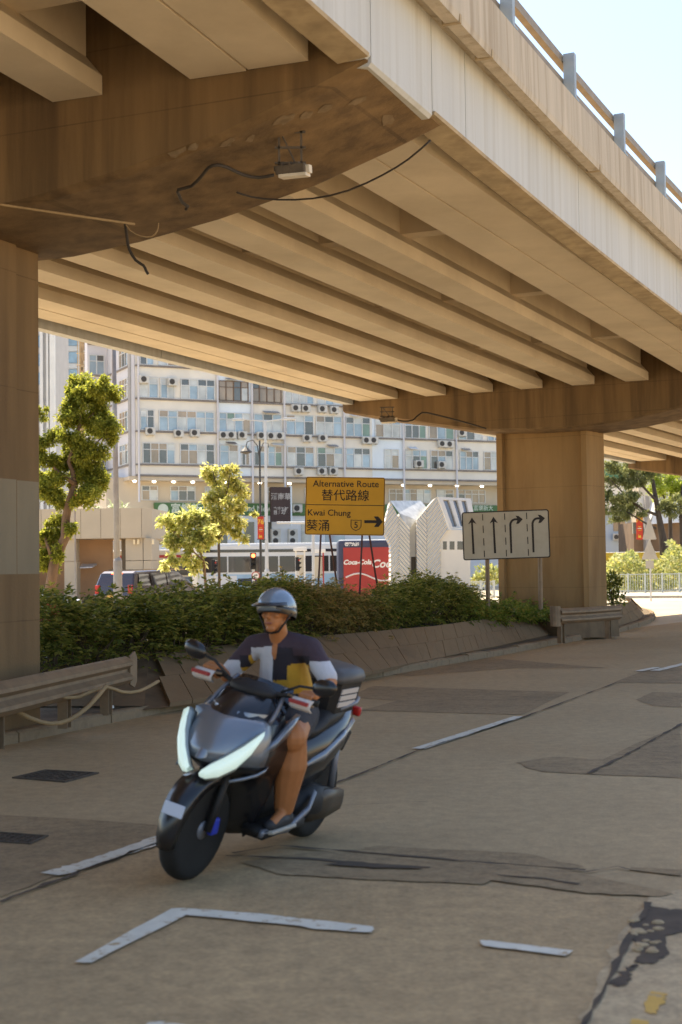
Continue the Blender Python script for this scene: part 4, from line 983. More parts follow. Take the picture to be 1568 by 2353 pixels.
mb.build('panel_column', M['panel'], pav); mb = MB(); ybox(mb, -120, 60, 0, zm-.004, YP+.2, YP+3); mb.build('panel_wall', M['panel'], pav)
mb = MB(); ybox(mb, 60, 240, 0, zm-.004, YP+2.2, YP+2.5); mb.build('inner_wall', M['orange'], pav)
mb = MB(); ybox(mb, 270, 286, 0, zm-.004, YP+1.2, YP+2); mb.build('inner_column', M['panelj'], pav)
mb = MB(); mb.hexa([Vector(q) for q in ((px_(176), YP+.8, pz(1305)), (px_(205), YP+.8, pz(1304)), (px_(205), YP+2.1, pz(1298)), (px_(168), YP+2.1, pz(1298)), (px_(176), YP+.8, pz(1303)), (px_(205), YP+.8, pz(1302)), (px_(205), YP+2.1, pz(1294)), (px_(168), YP+2.1, pz(1294)))]); mb.build('awning', M['shopwhite'], pav)
for u in (309, 318, 352):
    mb = MB(); c = AT(u, 1245, YP+.15); mb.bbox(c, (.10, .12, .22), .02); mb.build('wall_lamp', pm('warm wall lamp', (.8, .65, .4), .5, .05, 2), pav)
r = random.Random(31); mb = MB(); mp = M['palmleaf'] = leafmat('grey green spiky leaves', [(.16, .20, .08), (.3, .34, .18), (.5, .52, .36), (.62, .62, .5)], .35)
for cu, cv, n, ln in ((262, 1163, 26, .85), (285, 1164, 20, .7), (225, 1160, 34, .45), (205, 1158, 26, .4)):
    c = AT(cu, cv, YP+1.0); c.z = zt-.02
    for k in range(n):
        a = r.uniform(0, 6.28); e = r.uniform(.25, 1.2); d = Vector((math.cos(a)*math.cos(e), math.sin(a)*math.cos(e), math.sin(e))); l_ = ln*r.uniform(.6, 1.1)
        s = d.cross(Vector((0, 0, 1))).normalized()*.035; m_ = c+d*l_*.55; tip = c+d*l_-Vector((0, 0, l_*.28))
        mb.add([c-s*.6, c+s*.6, m_+s, tip, m_-s], [(0, 1, 2, 4), (4, 2, 3)])
tag(mb.build('rooftop_plant', mp), 'spiky grey green plants growing on the roof of the beige pavilion', 'plant')

# ------------------------------------------------------------------ white ribbed pavilion
def ribm(name, ang):
    m = pm(name, (.78, .76, .70), .6, .04, 1); t = m.node_tree; L = t.links; p = t.nodes['Principled BSDF']
    tc = _n(t, 'ShaderNodeTexCoord'); mp = _n(t, 'ShaderNodeMapping'); mp.inputs['Rotation'].default_value = (0, ang, 0); L.new(tc.outputs['Object'], mp.inputs[0])
    wv = _n(t, 'ShaderNodeTexWave', wave_type='BANDS', bands_direction='Z'); wv.inputs['Scale'].default_value = 2.6; L.new(mp.outputs[0], wv.inputs['Vector'])
    bp = _n(t, 'ShaderNodeBump'); bp.inputs['Strength'].default_value = 1.0; bp.inputs['Distance'].default_value = .12; L.new(wv.outputs['Fac'], bp.inputs['Height']); L.new(bp.outputs[0], p.inputs['Normal'])
    return m
M['ribA'] = ribm('white ribbed cladding', rad(52)); M['ribB'] = ribm('white ribbed cladding other way', rad(-50)); M['wplain'] = pm('white painted wall', (.62, .60, .55), .7, .06, 1); M['wroof'] = pm('metal roof with painted reflections', (.55, .53, .48), .35, .35, 2.5, metal=.3)  # roof mottling paints reflections into the metal's colour
YW = 60.0
def wz(zx, zy, y=0): q = AT((1000+zx/1.568)/1.741, (1880+zy/1.568)/1.741, YW+y); return q
vent = thing('ribbed_pavilion', 'white pavilion with zigzag ribbed walls and sloping skylights, between the two road signs', 'building', (wz(1060, 690).x, YW, 0))
def fprism(name, pts, y0, y1, mat, low=True):
    P = [wz(a, b, 0) for a, b in pts]; mb = MB(); n = len(P)
    for q in P:
        if q.z < .6: q.z = 0
    f_ = [Vector((q.x, YW+y0, q.z)) for q in P]; b_ = [Vector((q.x, YW+y1, q.z)) for q in P]
    mb.add(f_+b_, [tuple(range(n)), tuple(range(2*n-1, n-1, -1))]+[(i, n+i, n+(i+1) % n, (i+1) % n) for i in range(n)]); return mb.build(name, mat, vent)
fprism('ribbed_wall', [(880, 195), (838, 375), (885, 470), (885, 760), (935, 760), (935, 300)], 0, 2.6, M['ribA'])
fprism('ribbed_wall', [(936, 272), (936, 760), (1004, 760), (1004, 375)], .01, 2.6, M['ribB'])
fprism('recess_wall', [(1005, 312), (1005, 760), (1044, 760), (1044, 312)], .5, 2.6, M['wplain'])
mb = MB(); mb.quad(wz(1012, 545, .49), wz(1040, 545, .49), wz(1040, 660, .49), wz(1012, 660, .49)); mb.build('door', M['gdark'], vent)
fprism('ribbed_wall', [(1170, 170), (1045, 318), (1050, 760), (1110, 760), (1110, 245)], 0, 3.0, M['ribB'])
fprism('ribbed_wall', [(1172, 172), (1111, 243), (1111, 760), (1194, 760), (1194, 440), (1245, 372)], .02, 3.0, M['ribA'])
mb = MB(); a = [wz(880, 196, .02), wz(1072, 196, 2.4), wz(1112, 240, 2.4), wz(1043, 316, .5), wz(1004, 374, .02), wz(936, 272, .02)]; mb.add([q+Vector((0, 0, .02)) for q in a], [(0, 1, 2, 3, 4, 5)]); mb.build('metal_roof', M['wroof'], vent)
c = [wz(1172, 172, .02), wz(1378, 182, 2.6), wz(1412, 360, 2.0), wz(1247, 374, .02)]
def sk(x, y, o=0): n_ = (c[1]-c[0]).cross(c[3]-c[0]).normalized(); n_ = n_ if n_.y < 0 else -n_; return c[0].lerp(c[1], x).lerp(c[3].lerp(c[2], x), y)+n_*o
mb = MB(); mb.quad(sk(0, 0), sk(1, 0), sk(1, 1), sk(0, 1)); sg = mb.build('skylight', M['gdark'], vent); mb = MB()
for x0, x1, y0, y1 in ((0, .12, 0, 1), (.30, .42, .09, .94), (.56, .68, .09, .94), (.84, 1, 0, 1), (.12, .84, 0, .085), (.12, .84, .94, 1)):
    mb.hexa([sk(x0, y1, .0), sk(x1, y1, .0), sk(x1, y0, .0), sk(x0, y0, .0), sk(x0, y1, .07), sk(x1, y1, .07), sk(x1, y0, .07), sk(x0, y0, .07)])
mb.build('skylight_frame', M['wplain'], sg)
fprism('annex_wall', [(1195, 376), (1195, 760), (1385, 760), (1385, 376)], .12, 3.0, M['wplain'])
for a, b in ((1212, 1236), (1254, 1284), (1302, 1345)):
    mb = MB(); mb.quad(wz(a, 448, .11), wz(b, 448, .11), wz(b, 500, .11), wz(a, 500, .11)); mb.build('window', M['gdark'], vent)

# awnings, laundry rods and clothes on the facade
r = random.Random(77)
for k, lst in rows.items():
    for a, b in lst:
        if k > 3 or r.random() > .3: continue
        t0, t1 = fac(a, 1000)[0], fac(b, 1000)[0]; z = zrow[k]+zh+.27; u0_ = r.uniform(t0, t0+(t1-t0)*.4); u1_ = min(t1, u0_+r.uniform(.7, 1.6))
        mb = MB(); mb.hexa([fp(u0_, z, .55), fp(u1_, z, .55), fp(u1_, z+.18, .02), fp(u0_, z+.18, .02), fp(u0_, z+.04, .55), fp(u1_, z+.04, .55), fp(u1_, z+.22, .02), fp(u0_, z+.22, .02)])
        mb.build('awning', M[r.choice(['alu', 'pipe', 'shopwhite', 'ledge'])], bld)

# ------------------------------------------------------------------ vehicles beyond the planter
def vehicle(root, prof, half, tumble, paint, glass, wheels, wr, side_win, rear_win, front_win, extra=None):
    """Body from a side profile (x forward, z up); half = half width; upper points lean inwards by tumble. Built in local axes."""
    zmin = .62*max(z for x, z in prof); zm = max(z for x, z in prof)
    def hw(z): return half if z < zmin else half-tumble*(z-zmin)/(zm-zmin)
    n = len(prof); mb = MB(); P = []
    for s in (-1, -.93, .93, 1):
        k = .965 if abs(s) == 1 else 1.0
        for x, z in prof:
            xc = sum(q[0] for q in prof)/n; zc = .75
            P.append(Vector((xc+(x-xc)*(1.0 if abs(s) < 1 else .988), s*hw(z), zc+(z-zc)*(1 if abs(s) < 1 else .972))))
    mb.v = P; mb.f = [tuple(range(n-1, -1, -1)), tuple(range(3*n, 4*n))]
    for i in range(3):
        for j in range(n): k = (j+1) % n; mb.f.append((i*n+j, i*n+k, (i+1)*n+k, (i+1)*n+j))
    mb.build('body', paint, root, local=True)
    def sidequad(pts, nm, mat, s, o=.012):
        m = MB(); vs = [Vector((x, s*(hw(z)*1.0+o), z)) for x, z in pts]; m.add(vs, [tuple(range(len(vs)))]); m.build(nm, mat, root, local=True)
    for s in (-1, 1):
        for pts in side_win: sidequad(pts, 'side_window', glass, s)
    for pts, nm in ((rear_win, 'rear_window'), (front_win, 'windscreen')):
        if not pts: continue
        (x0, z0), (x1, z1) = pts; m = MB(); sg = -1 if nm == 'rear_window' else 1; o = .015*sg
        m.quad(Vector((x0+o, -hw(z0)*.86, z0)), Vector((x0+o, hw(z0)*.86, z0)), Vector((x1+o, hw(z1)*.86, z1)), Vector((x1+o, -hw(z1)*.86, z1))); m.build(nm, glass, root, local=True)
    for x in wheels:
        for s in (-1, 1):
            m = MB(); Mx = Matrix.Translation((x, s*(half-.1), wr)) @ Matrix.Rotation(math.pi/2, 4, 'X')
            m.lathe([(wr*.6, -.11), (wr*.95, -.11), (wr, -.07), (wr, .07), (wr*.95, .11), (wr*.6, .11)], Mx, 18); wh = m.build('wheel', M['black'], root, local=True)
            m = MB(); m.lathe([(wr*.6, -.105), (wr*.6, .105), (.02, .09), (.02, -.09)], Mx, 12); m.build('rim', M['galv'], wh, local=True)
M['carbrown'] = pm('dark maroon brown car paint', (.045, .026, .022), .22, .05, 1, metal=.3, coat=.8, spec=.6)
M['carwhite'] = pm('white car paint', (.62, .64, .66), .25, .03, 1, coat=.7); M['carglass'] = pm('tinted car glass', (.035, .03, .028), .05, .1, 1, spec=.9)
M['redlens'] = pm('red lamp lens', (.45, .02, .015), .3, .1, 3); M['redlit'] = pm('lit red lamp', (.8, .05, .02), .3, 0, 1, emit=(1, .10, .03), estr=5)
def place(name, label, cat, p, hd, grp=None):       # hd: heading angle from straight ahead, clockwise
    return thing(name, label, cat, (p.x, p.y, 0), grp, (0, 0, math.pi/2-hd))
mp_ = AT(278, 1340, 55.5)
mpv = place('people_carrier', 'dark brown people carrier seen from behind over the hedge', 'car', mp_+Vector((.9, 1.6, 0)), rad(28))
pr = [(-2.3, .35), (-2.38, .75), (-2.30, 1.15), (-2.12, 1.60), (-1.95, 1.68), (0, 1.72), (.9, 1.62), (1.7, 1.10), (2.25, .95), (2.4, .70), (2.38, .35)]
vehicle(mpv, pr, .91, .13, M['carbrown'], M['carglass'], (-1.45, 1.45), .33, [[(-1.95, 1.12), (-1.2, 1.12), (-1.2, 1.56), (-1.85, 1.56)], [(-1.12, 1.12), (-.1, 1.12), (-.1, 1.58), (-1.12, 1.58)], [(-.02, 1.12), (1.25, 1.12), (.8, 1.52), (-.02, 1.58)]], ((-2.27, 1.10), (-2.13, 1.55)), ((1.68, 1.12), (.95, 1.58)))
for s in (-1, 1):
    m = MB(); m.bbox((-2.34, s*.78, .98), (.10, .18, .34), .02); m.build('tail_lamp', M['redlens'], mpv, local=True)
m = MB(); m.bbox((-2.12, 0, 1.60), (.06, .5, .05), .01); m.build('brake_lamp', M['redlit'], mpv, local=True)
m = MB(); m.box((-2.40, 0, .72), (.02, .52, .12)); m.build('number_plate', M['yellow'], mpv, local=True)
m = MB(); m.box((-.2, -.84, 1.725), (2.8, .04, .04)); m.build('roof_rail', M['galv'], mpv, local=True)
m = MB(); m.box((-.2, .84, 1.725), (2.8, .04, .04)); m.build('roof_rail', M['galv'], mpv, local=True)
cw = place('saloon_car', 'white saloon car half hidden behind the nearer left pier and hedge', 'car', AT(84, 1340, 41)+Vector((-1.0, .6, 0)), rad(118))
pr = [(-2.2, .35), (-2.25, .7), (-2.1, .98), (-1.5, 1.05), (-.9, 1.42), (.2, 1.46), (1.05, 1.02), (2.0, .88), (2.25, .66), (2.25, .35)]
vehicle(cw, pr, .88, .16, M['carwhite'], M['carglass'], (-1.35, 1.35), .31, [[(-1.25, 1.06), (-.35, 1.06), (-.35, 1.38), (-.82, 1.38)], [(-.28, 1.06), (.85, 1.06), (.25, 1.4), (-.28, 1.4)]], ((-1.45, 1.08), (-.95, 1.38)), ((1.02, 1.05), (.28, 1.42)))
def bus(name, label, p, hd, L_, H_, roof, body, stripe, ad, adtext=None, adcol=None, extra=None, cat='bus'):
    t = place(name, label, cat, p, hd); m = MB(); m.bbox((0, 0, H_/2+.16), (L_, 2.4, H_-.32), .12); m.build('body', body, t, local=True)
    m = MB(); m.bbox((0, 0, H_-.06), (L_-.1, 2.3, .16), .06); m.build('roof', roof, t, local=True)
    for s in (-1, 1):
        n = max(3, int(L_/1.25))
        for k in range(n):
            x0 = -L_/2+.25+(L_-.5)*k/n; x1 = -L_/2+.25+(L_-.5)*(k+1)/n-.07; m = MB(); m.box(((x0+x1)/2, s*1.205, H_*.66), (x1-x0, .02, H_*.26)); m.build('window', M['carglass'], t, local=True)
        m = MB(); m.box((0, s*1.206, H_*.88), (L_-.2, .02, .14)); m.build('stripe', stripe, t, local=True)
        if ad: 
            m = MB(); m.box((0, s*1.206, H_*.36), (L_*.86, .02, H_*.27)); a_ = m.build('advert_panel', ad, t, local=True)
            if adtext:
                for body_, x_, z_, sz in adtext:
                    f = Matrix.Translation((x_*-s, s*1.218, z_)) @ Matrix(((-s, 0, 0, 0), (0, 0, s, 0), (0, 1, 0, 0), (0, 0, 0, 1))); text_mb(body_, sz, f, .006, 'CENTER', .006).build('lettering', adcol, a_, local=True)
    for x in (-L_*.28, L_*.3):
        for s in (-1, 1):
            m = MB(); m.lathe([(.2, -.12), (.46, -.12), (.48, 0), (.46, .12), (.2, .12)], Matrix.Translation((x, s*1.1, .48)) @ Matrix.Rotation(math.pi/2, 4, 'X'), 16); m.build('wheel', M['black'], t, local=True)
    return t
M['buswhite'] = pm('white bus paint', (.66, .66, .64), .35, .04, 1); M['buscream'] = pm('cream bus paint', (.50, .45, .36), .4, .04, 1); M['adblue'] = pm('pale blue advert', (.33, .48, .60), .5, .15, .8); M['adpic'] = pm('blue grey advert picture', (.22, .28, .38), .5, .8, 1.2)
M['redpaint'] = pm('red paint', (.34, .035, .03), .5, .08, 1); M['busyellow'] = pm('yellow bus stripe', (.62, .40, .03), .5, .05, 1); M['navy'] = pm('navy panel', (.045, .05, .09), .5, .1, 1); M['adwhite'] = pm('white advert lettering', (.7, .68, .64), .5, .02, 1)
bA = bus('bus', 'white bus with pale blue advert panel waiting behind the young trees', AT(634, 1330, 71), rad(78), 8.0, 2.95, M['buswhite'], M['buswhite'], M['carglass'], M['adblue'])
for x_ in (-1.1,):
    m = MB(); m.bbox((x_, -1.216, 1.1), (1.9, .02, .34), .009); a_ = m.build('advert_pill', M['navy'], bA, local=True)
m = MB(); m.box((-2.9, -1.216, 1.06), (1.6, .02, .7)); m.build('advert_panel', M['buswhite'], bA, local=True)
bus('bus', 'red banded bus half hidden between beige pavilion and yellow green tree', AT(385, 1330, 74), rad(80), 5.6, 2.75, M['buswhite'], M['buscream'], M['redpaint'], M['adpic'])
YR = 66.0
rp = AT(845, 1330, YR)
tr_ = bus('delivery_truck', 'red box truck with white script lettering behind the yellow sign legs', rp, rad(88), 2.75, 2.95, M['buswhite'], M['navy'], M['navy'], None, cat='truck')
m = MB(); m.box((.06, -1.225, 1.52), (2.4, .03, 2.2)); a_ = m.build('advert_panel', M['redpaint'], tr_, local=True)
def tput(bd, x, z, sz, shear, mat=None):
    f = Matrix.Translation((x, -1.243, z)) @ Matrix(((1, shear, 0, 0), (0, 0, -1, 0), (0, 1, 0, 0), (0, 0, 0, 1))); text_mb(bd, sz, f, .004, 'CENTER', .012).build('lettering', mat or M['adwhite'], a_, local=True)
tput('Coca-Cola', -.50, 1.95, .29, .25); tput('Coca', .68, 1.86, .50, .25)
m = MB(); pts = [(-.9+.2*k, -.55+.35*math.sin(k*.55)) for k in range(12)]
m.tube([Vector((x-.15, -1.243, 1.55+z*.5)) for x, z in pts], .035, 4); m.build('white_swoosh', M['adwhite'], a_, local=True)
tput('香港九龍', -.75, 2.76, .16, 0)
# ------------------------------------------------------------------ poles, lamps, traffic signals
M['polegrey'] = pm('weathered grey lamp pole', (.30, .28, .26), .6, .12, 4, metal=.2, dirt=(.22, .11, .05), dscale=.9, damt=.75, dstretch=(1, 1, .5))
M['polelight'] = pm('pale grey pole', (.52, .52, .51), .5, .06, 2, metal=.1); M['poledark'] = pm('dark green black pole', (.045, .04, .035), .5, .1, 2)
YA = 45.0; a, b = AT(271, 1318, YA), AT(259, 640, YA); a.z = 0
lp = thing('lamp_post', 'tall weathered grey lamp post beside the left tree and beige pavilion', 'lamp post', a)
mb = MB(); mb.tube([a, a.lerp(b, .5), b], [.10, .085, .06], 12); mb.build('pole', M['polegrey'], lp, smooth=True)
mb = MB(); mb.tube([a, a+Vector((0, 0, 2.0)), a+Vector((0, 0, 2.1))], [.145, .14, .09], 12); mb.build('base', M['polegrey'], lp)
mb = MB(); mb.tube([b, b+Vector((.2, 0, .4)), b+Vector((1.6, -.2, .7))], .04, 8); arm = mb.build('arm', M['polegrey'], lp)
mb = MB(); mb.ell(b+Vector((1.9, -.2, .7)), (.4, .14, .09)); mb.build('lantern', M['lampbody'], arm)
YO = 58.0; a, b = AT(600, 1340, YO), AT(597, 1012, YO); a.z = 0
lo = thing('ornate_lamp', 'slim dark ornate lamp post with hooked arms and a red banner', 'lamp post', a)
mb = MB(); mb.tube([a, a+Vector((0, 0, 1.1)), a+Vector((0, 0, 1.15)), b], [.11, .10, .055, .035], 8); mb.build('pole', M['poledark'], lo)
mb = MB(); mb.tube([b+Vector((0, 0, -.8)), b+Vector((-.1, 0, -.2)), b+Vector((-.28, 0, .02)), b+Vector((-.5, 0, -.05)), b+Vector((-.56, 0, -.25))], .022, 6); mb.build('arm', M['poledark'], lo)
mb = MB(); mb.tube([b+Vector((0, 0, -.5)), b+Vector((.15, 0, -.1)), b+Vector((.34, 0, -.12)), b+Vector((.36, 0, -.3))], .018, 6); mb.build('arm', M['poledark'], lo)
mb = MB(); c = b+Vector((-.56, 0, -.42)); mb.lathe([(.03, .18), (.09, .12), (.24, -.02), (.25, -.06), (.14, -.10), (.02, -.14)], Matrix.Translation(c), 10); mb.build('lantern', M['poledark'], lo)
M['bannerred'] = pm('red banner cloth', (.50, .045, .02), .7, .08, 2); M['bannergold'] = pm('gold banner print', (.68, .36, .04), .6, .05, 2)
def banner(u0, u1, v0, v1, Y, label):
    p, q = AT(u0, v0, Y), AT(u1, v1, Y); w_ = q.x-p.x; h_ = p.z-q.z; c = (p+q)/2; t = thing('banner', label, 'banner', c)
    mb = MB(); mb.hexa([Vector((p.x, Y, q.z)), Vector((q.x, Y-.03, q.z)), Vector((q.x, Y+.0, q.z)), Vector((p.x, Y+.03, q.z)), Vector((p.x, Y, p.z)), Vector((q.x, Y-.03, p.z)), Vector((q.x, Y, p.z)), Vector((p.x, Y+.03, p.z))]); mb.build('cloth', M['bannerred'], t)
    f = frame((c.x, Y-.045, p.z-h_*.24), (1, -.03/w_, 0), (0, 0, 1)); text_mb('76', h_*.30, f, .005, 'CENTER', .01).build('lettering', M['bannergold'], t)
    for k, (s, wd) in enumerate(((.50, .5), (.57, .62), (.64, .5))):
        m = MB(); m.box((c.x, Y-.04, p.z-h_*s), (w_*wd, .01, h_*.025)); m.build('printed_line', M['adwhite'] if k == 1 else M['bannergold'], t)
    m = MB(); m.prism([(0, 0), (w_*.55, 0), (w_*.45, h_*.12), (w_*.25, h_*.07), (w_*.1, h_*.15)], frame((p.x+w_*.2, Y-.04, p.z-h_*.93), (1, 0, 0), (0, 0, 1)), .006); m.build('printed_skyline', M['bannergold'], t)
    for z in (p.z, q.z):
        m = MB(); m.tube([Vector((p.x-.03, Y, z)), Vector((q.x+.06, Y, z))], .016, 5); m.build('banner_rod', M['poledark'], t)
banner(592, 607, 1187, 1239, YO-.12, 'red festival banner hanging on the slim dark ornate lamp post')
YT_ = 64.0; a, b = AT(614, 1345, YT_), AT(610, 968, YT_); a.z = 0
lt = thing('lamp_post', 'tall pale lamp post with two straight arms in front of the apartment block', 'lamp post', a)
mb = MB(); mb.tube([a, a+Vector((0, 0, 1.6)), a+Vector((0, 0, 1.7)), b], [.12, .12, .085, .055], 10); mb.build('pole', M['polelight'], lt)
for s, l_ in ((-1, .95), (1, .85)):
    mb = MB(); mb.tube([b, b+Vector((s*l_, 0, .10))], .03, 6); ar = mb.build('arm', M['polelight'], lt)
    mb = MB(); mb.bbox(b+Vector((s*(l_+.25), 0, .10)), (.55, .2, .1), .03); mb.build('lantern', M['polelight'], ar)
a, b = AT(720, 1330, 60), AT(720, 1203, 60); a.z = 0
ga = thing('gantry_pole', 'white pole with one curved horizontal arm below the yellow sign', 'pole', a)
mb = MB(); mb.tube([a, b], .06, 8); mb.build('pole', M['polelight'], ga)
mb = MB(); q = AT(636, 1201, 60); mb.tube([b+Vector((0, 0, -.05)), b+Vector((-.25, 0, .03)), q], [.05, .05, .04], 8); mb.build('arm', M['polelight'], ga)
def signal(label, u, v0, v1, Y, facing, lit):
    c = AT(u, (v0+v1)/2, Y); h_ = AT(u, v0, Y).z-AT(u, v1, Y).z; t = thing('traffic_signal', label, 'traffic light', (c.x, Y, 0)); Mz = Matrix.Rotation(facing, 4, 'Z'); T = Matrix.Translation(c) @ Mz
    mb = MB(); mb.tube([Vector((c.x, Y+.1, 0)), Vector((c.x, Y+.1, c.z+h_*.3))], .055, 8); mb.build('pole', M['polelight'], t)
    mb = MB(); mb.bbox((0, 0, 0), (h_*.34, h_*.2, h_), .02); mb.v = [T @ p for p in mb.v]; hd = mb.build('signal_head', M['black'], t)
    for k, z in enumerate((.32, 0, -.32)):
        M4 = T @ Matrix.Translation((0, -h_*.11, z*h_)) @ Matrix.Rotation(math.pi/2, 4, 'X'); mb = MB(); mb.lathe([(h_*.12, 0), (h_*.11, .02), (.005, .035)], M4, 12)
        mb.build('lens', (M['redlit'] if (lit and k == 0) else (M['redlens'] if k == 0 else M['black'])), hd)
        mb = MB(); rg = []
        for q in range(9):
            an = math.pi*q/8; rg.append([M4 @ Vector((math.cos(an)*h_*.135, math.sin(an)*h_*.135, zz)) for zz in (0, h_*.2*(.4+.6*math.sin(an)))])
        mb.loft(rg, False, False); mb.build('visor', M['black'], hd)
    return t
signal('traffic light showing red over a round no right turn sign', 582, 1270, 1308, 56, rad(10), True)
signal('unlit traffic light seen from the side between bus and young tree', 492, 1286, 1318, 57, rad(75), False)
signal('unlit traffic light seen from the side below the yellow sign', 684, 1280, 1312, 57, rad(70), False)
c = AT(588, 1323, 55.5); t = thing('round_sign', 'small round white prohibition sign with a red rim under the red signal', 'road sign', c)
f = frame(c, (1, 0, 0), (0, 0, 1)); mb = MB(); mb.lathe([(.14, 0), (.14, .02), (.005, .02)], f, 20); mb.build('disc', M['adwhite'], t)
mb = MB(); mb.lathe([(.165, .0), (.165, .028), (.13, .028), (.13, .0)], f, 20); mb.build('rim', M['redpaint'], t)
mb = MB(); mb.prism([(-.05, -.08), (-.02, -.08), (-.02, .01), (.03, .01), (.03, -.02), (.075, .025), (.03, .07), (.03, .04), (-.05, .04)], f @ Matrix.Translation((0, 0, .02)), .006); mb.build('arrow', M['signink'], t)
# bus shelter frames
for u0, u1, v0, Y, lab in ((681, 700, 1262, 62, 'narrow white bus stop frame left of the sign legs'), (722, 743, 1266, 61, 'white bus stop frame with one red edge behind the sign legs')):
    p, q = AT(u0-1, v0, Y), AT(u1, v0, Y); t = thing('bus_stop', lab, 'bus stop', ((p.x+q.x)/2, Y, 0)); mb = MB(); mb.bbox(((p.x+q.x)/2, Y, p.z), (q.x-p.x+.2, .5, .16), .02); mb.build('header', M['adwhite'], t)
    for x in (p.x, q.x): mb = MB(); mb.tube([(x, Y, 0), (x, Y, p.z)], .035, 6); mb.build('post', M['adwhite'] if x == p.x or u0 < 700 else M['redpaint'], t)
    mb = MB(); mb.box(((p.x+q.x)/2, Y+.05, p.z-.7), (q.x-p.x-.08, .03, .9)); mb.build('timetable', M['buscream'], t)

# ------------------------------------------------------------------ railings beyond the island
M['fence'] = pm('pale green grey railing paint', (.50, .52, .48), .5, .05, 2)
def fence(label, A_, B_, h_, sp_):
    d = (B_-A_); n = max(2, int(round(d.length/sp_))); t = thing('railing', label, 'fence', A_); a = math.atan2(d.y, d.x); Mx = Matrix.Rotation(a, 3, 'Z')
    for k in range(n+1):
        p = A_.lerp(B_, k/n); mb = MB(); mb.box(p+Vector((0, 0, h_/2)), (.09, .07, h_), Mx); mb.build('post', M['fence'], t)
    for k in range(n):
        p, q = A_.lerp(B_, k/n), A_.lerp(B_, (k+1)/n); m = (p+q)/2; ln = (q-p).length-.1; mb = MB()
        for z in (h_-.06, .12): mb.box(m+Vector((0, 0, z)), (ln, .045, .045), Mx)
        for i in range(1, 7): mb.box(p.lerp(q, i/7)+Vector((0, 0, h_/2+.03)), (.022, .022, h_-.22), Mx)
        mb.build('panel', M['fence'], t)
def g0(u, Y): p = AT(u, 1320, Y); p.z = 0; return p
fence('pale railing across the sunlit road end right of the farther pier', g0(1404, 80)+Vector((0, 0, .12)), g0(1640, 80)+Vector((0, 0, .12)), 1.1, .88)
fence('white railing behind the shrubs left of the farther pier', g0(850, 74), g0(1135, 78), .95, .88)
# sunlit pavement beyond
mb = MB(); a, b, c, d = g0(1395, 73), g0(1700, 71), g0(1900, 100), g0(1380, 100)
mb.hexa([a, b, c, d]+[q+Vector((0, 0, .12)) for q in (a, b, c, d)]); struct(mb.build('pavement', pm('pale sunlit pavement', (.42, .38, .31), .9, .08, 1)))
# warning triangles seen from behind
YG = 66.0; a = g0(1495, YG); M['signback'] = pm('bare grey sign back', (.42, .40, .36), .6, .06, 3)
ts = thing('warning_sign', 'two triangular signs and a plate seen from behind on one pole by the railing', 'road sign', a)
mb = MB(); top_ = AT(1492, 1190, YG); mb.tube([a, Vector((a.x, YG, top_.z))], .04, 8); mb.build('pole', M['polelight'], ts)
for v0, v1, u0, u1 in ((1190, 1240, 1477, 1509), (1240, 1286, 1475, 1512)):
    p = [AT(u0, v1, YG-.06), AT(u1, v1, YG-.06), AT((u0+u1)/2+1, v0, YG-.06)]; mb = MB(); w_ = p[1].x-p[0].x; h_ = p[2].z-p[0].z
    mb.prism([(0, .03), (.03, 0), (w_-.03, 0), (w_, .03), (w_/2+.03, h_-.02), (w_/2-.03, h_-.02)], frame(p[0], (1, 0, 0), (0, 0, 1)), .012); mb.build('triangle_plate', M['signback'], ts)
p, q = AT(1484, 1288, YG-.06), AT(1503, 1306, YG-.06); mb = MB(); mb.box(((p.x+q.x)/2, YG-.06, (p.z+q.z)/2), (q.x-p.x, .012, p.z-q.z)); mb.build('plate', M['signback'], ts)

# ------------------------------------------------------------------ right-hand background
M['bluewall'] = wallm('pale blue block wall', (.42, .48, .55)); M['brick'] = pm('brown retaining wall', (.20, .13, .08), .9, .2, 1)
YB = 120.0
def blk(name, u0, u1, v0, Y, dep, mat, root=None, z0=0):
    p, q = AT(u0, v0, Y), AT(u1, v0, Y); mb = MB(); mb.box(((p.x+q.x)/2, Y+dep/2, (p.z+z0)/2), (q.x-p.x, dep, p.z-z0)); return mb.build(name, mat, root)
def grp(name, label, cat, u, Y): p = g0(u, Y); return thing(name, label, cat, p)
t = grp('low_building', 'pale blue low building with one window and two air conditioners, right of the farther pier', 'building', 1425, YB)
blk('wall', 1330, 1457, 1184, YB, 8, M['bluewall'], t); p, q = AT(1330, 1184, YB), AT(1460, 1176, YB)
mb = MB(); mb.box(((p.x+q.x)/2, YB+4, (p.z+q.z)/2), (q.x-p.x+.4, 8.6, q.z-p.z)); mb.build('roof', M['green'], t)
p, q = AT(1410, 1220, YB-.05), AT(1437, 1198, YB-.05); mb = MB(); mb.box(((p.x+q.x)/2, YB-.02, (p.z+q.z)/2), (q.x-p.x, .06, q.z-p.z)); wv = mb.build('window', M['gwarm'], t)
mb = MB(); mb.box(((p.x+q.x)/2, YB-.07, (p.z+q.z)/2), (.1, .05, q.z-p.z)); mb.build('mullion', M['brownframe'], wv)
for u in (1417, 1435):
    c = AT(u, 1234, YB-.3); mb = MB(); mb.bbox(c, (.62, .4, .55), .03); o = mb.build('air_conditioner', M['acwhite'], t); mb = MB(); mb.lathe([(.2, 0), (.2, .03), (.02, .02)], frame(c+Vector((-.05, -.2, 0)), (1, 0, 0), (0, 0, 1)), 12); mb.build('fan', M['acdark'], o)
t = grp('apartment_building', 'tall cream apartment block behind the trees at the right edge', 'building', 1500, 190)
blk('wall', 1330, 1720, 560, 190, 14, M['cream'], t)
r = random.Random(12)
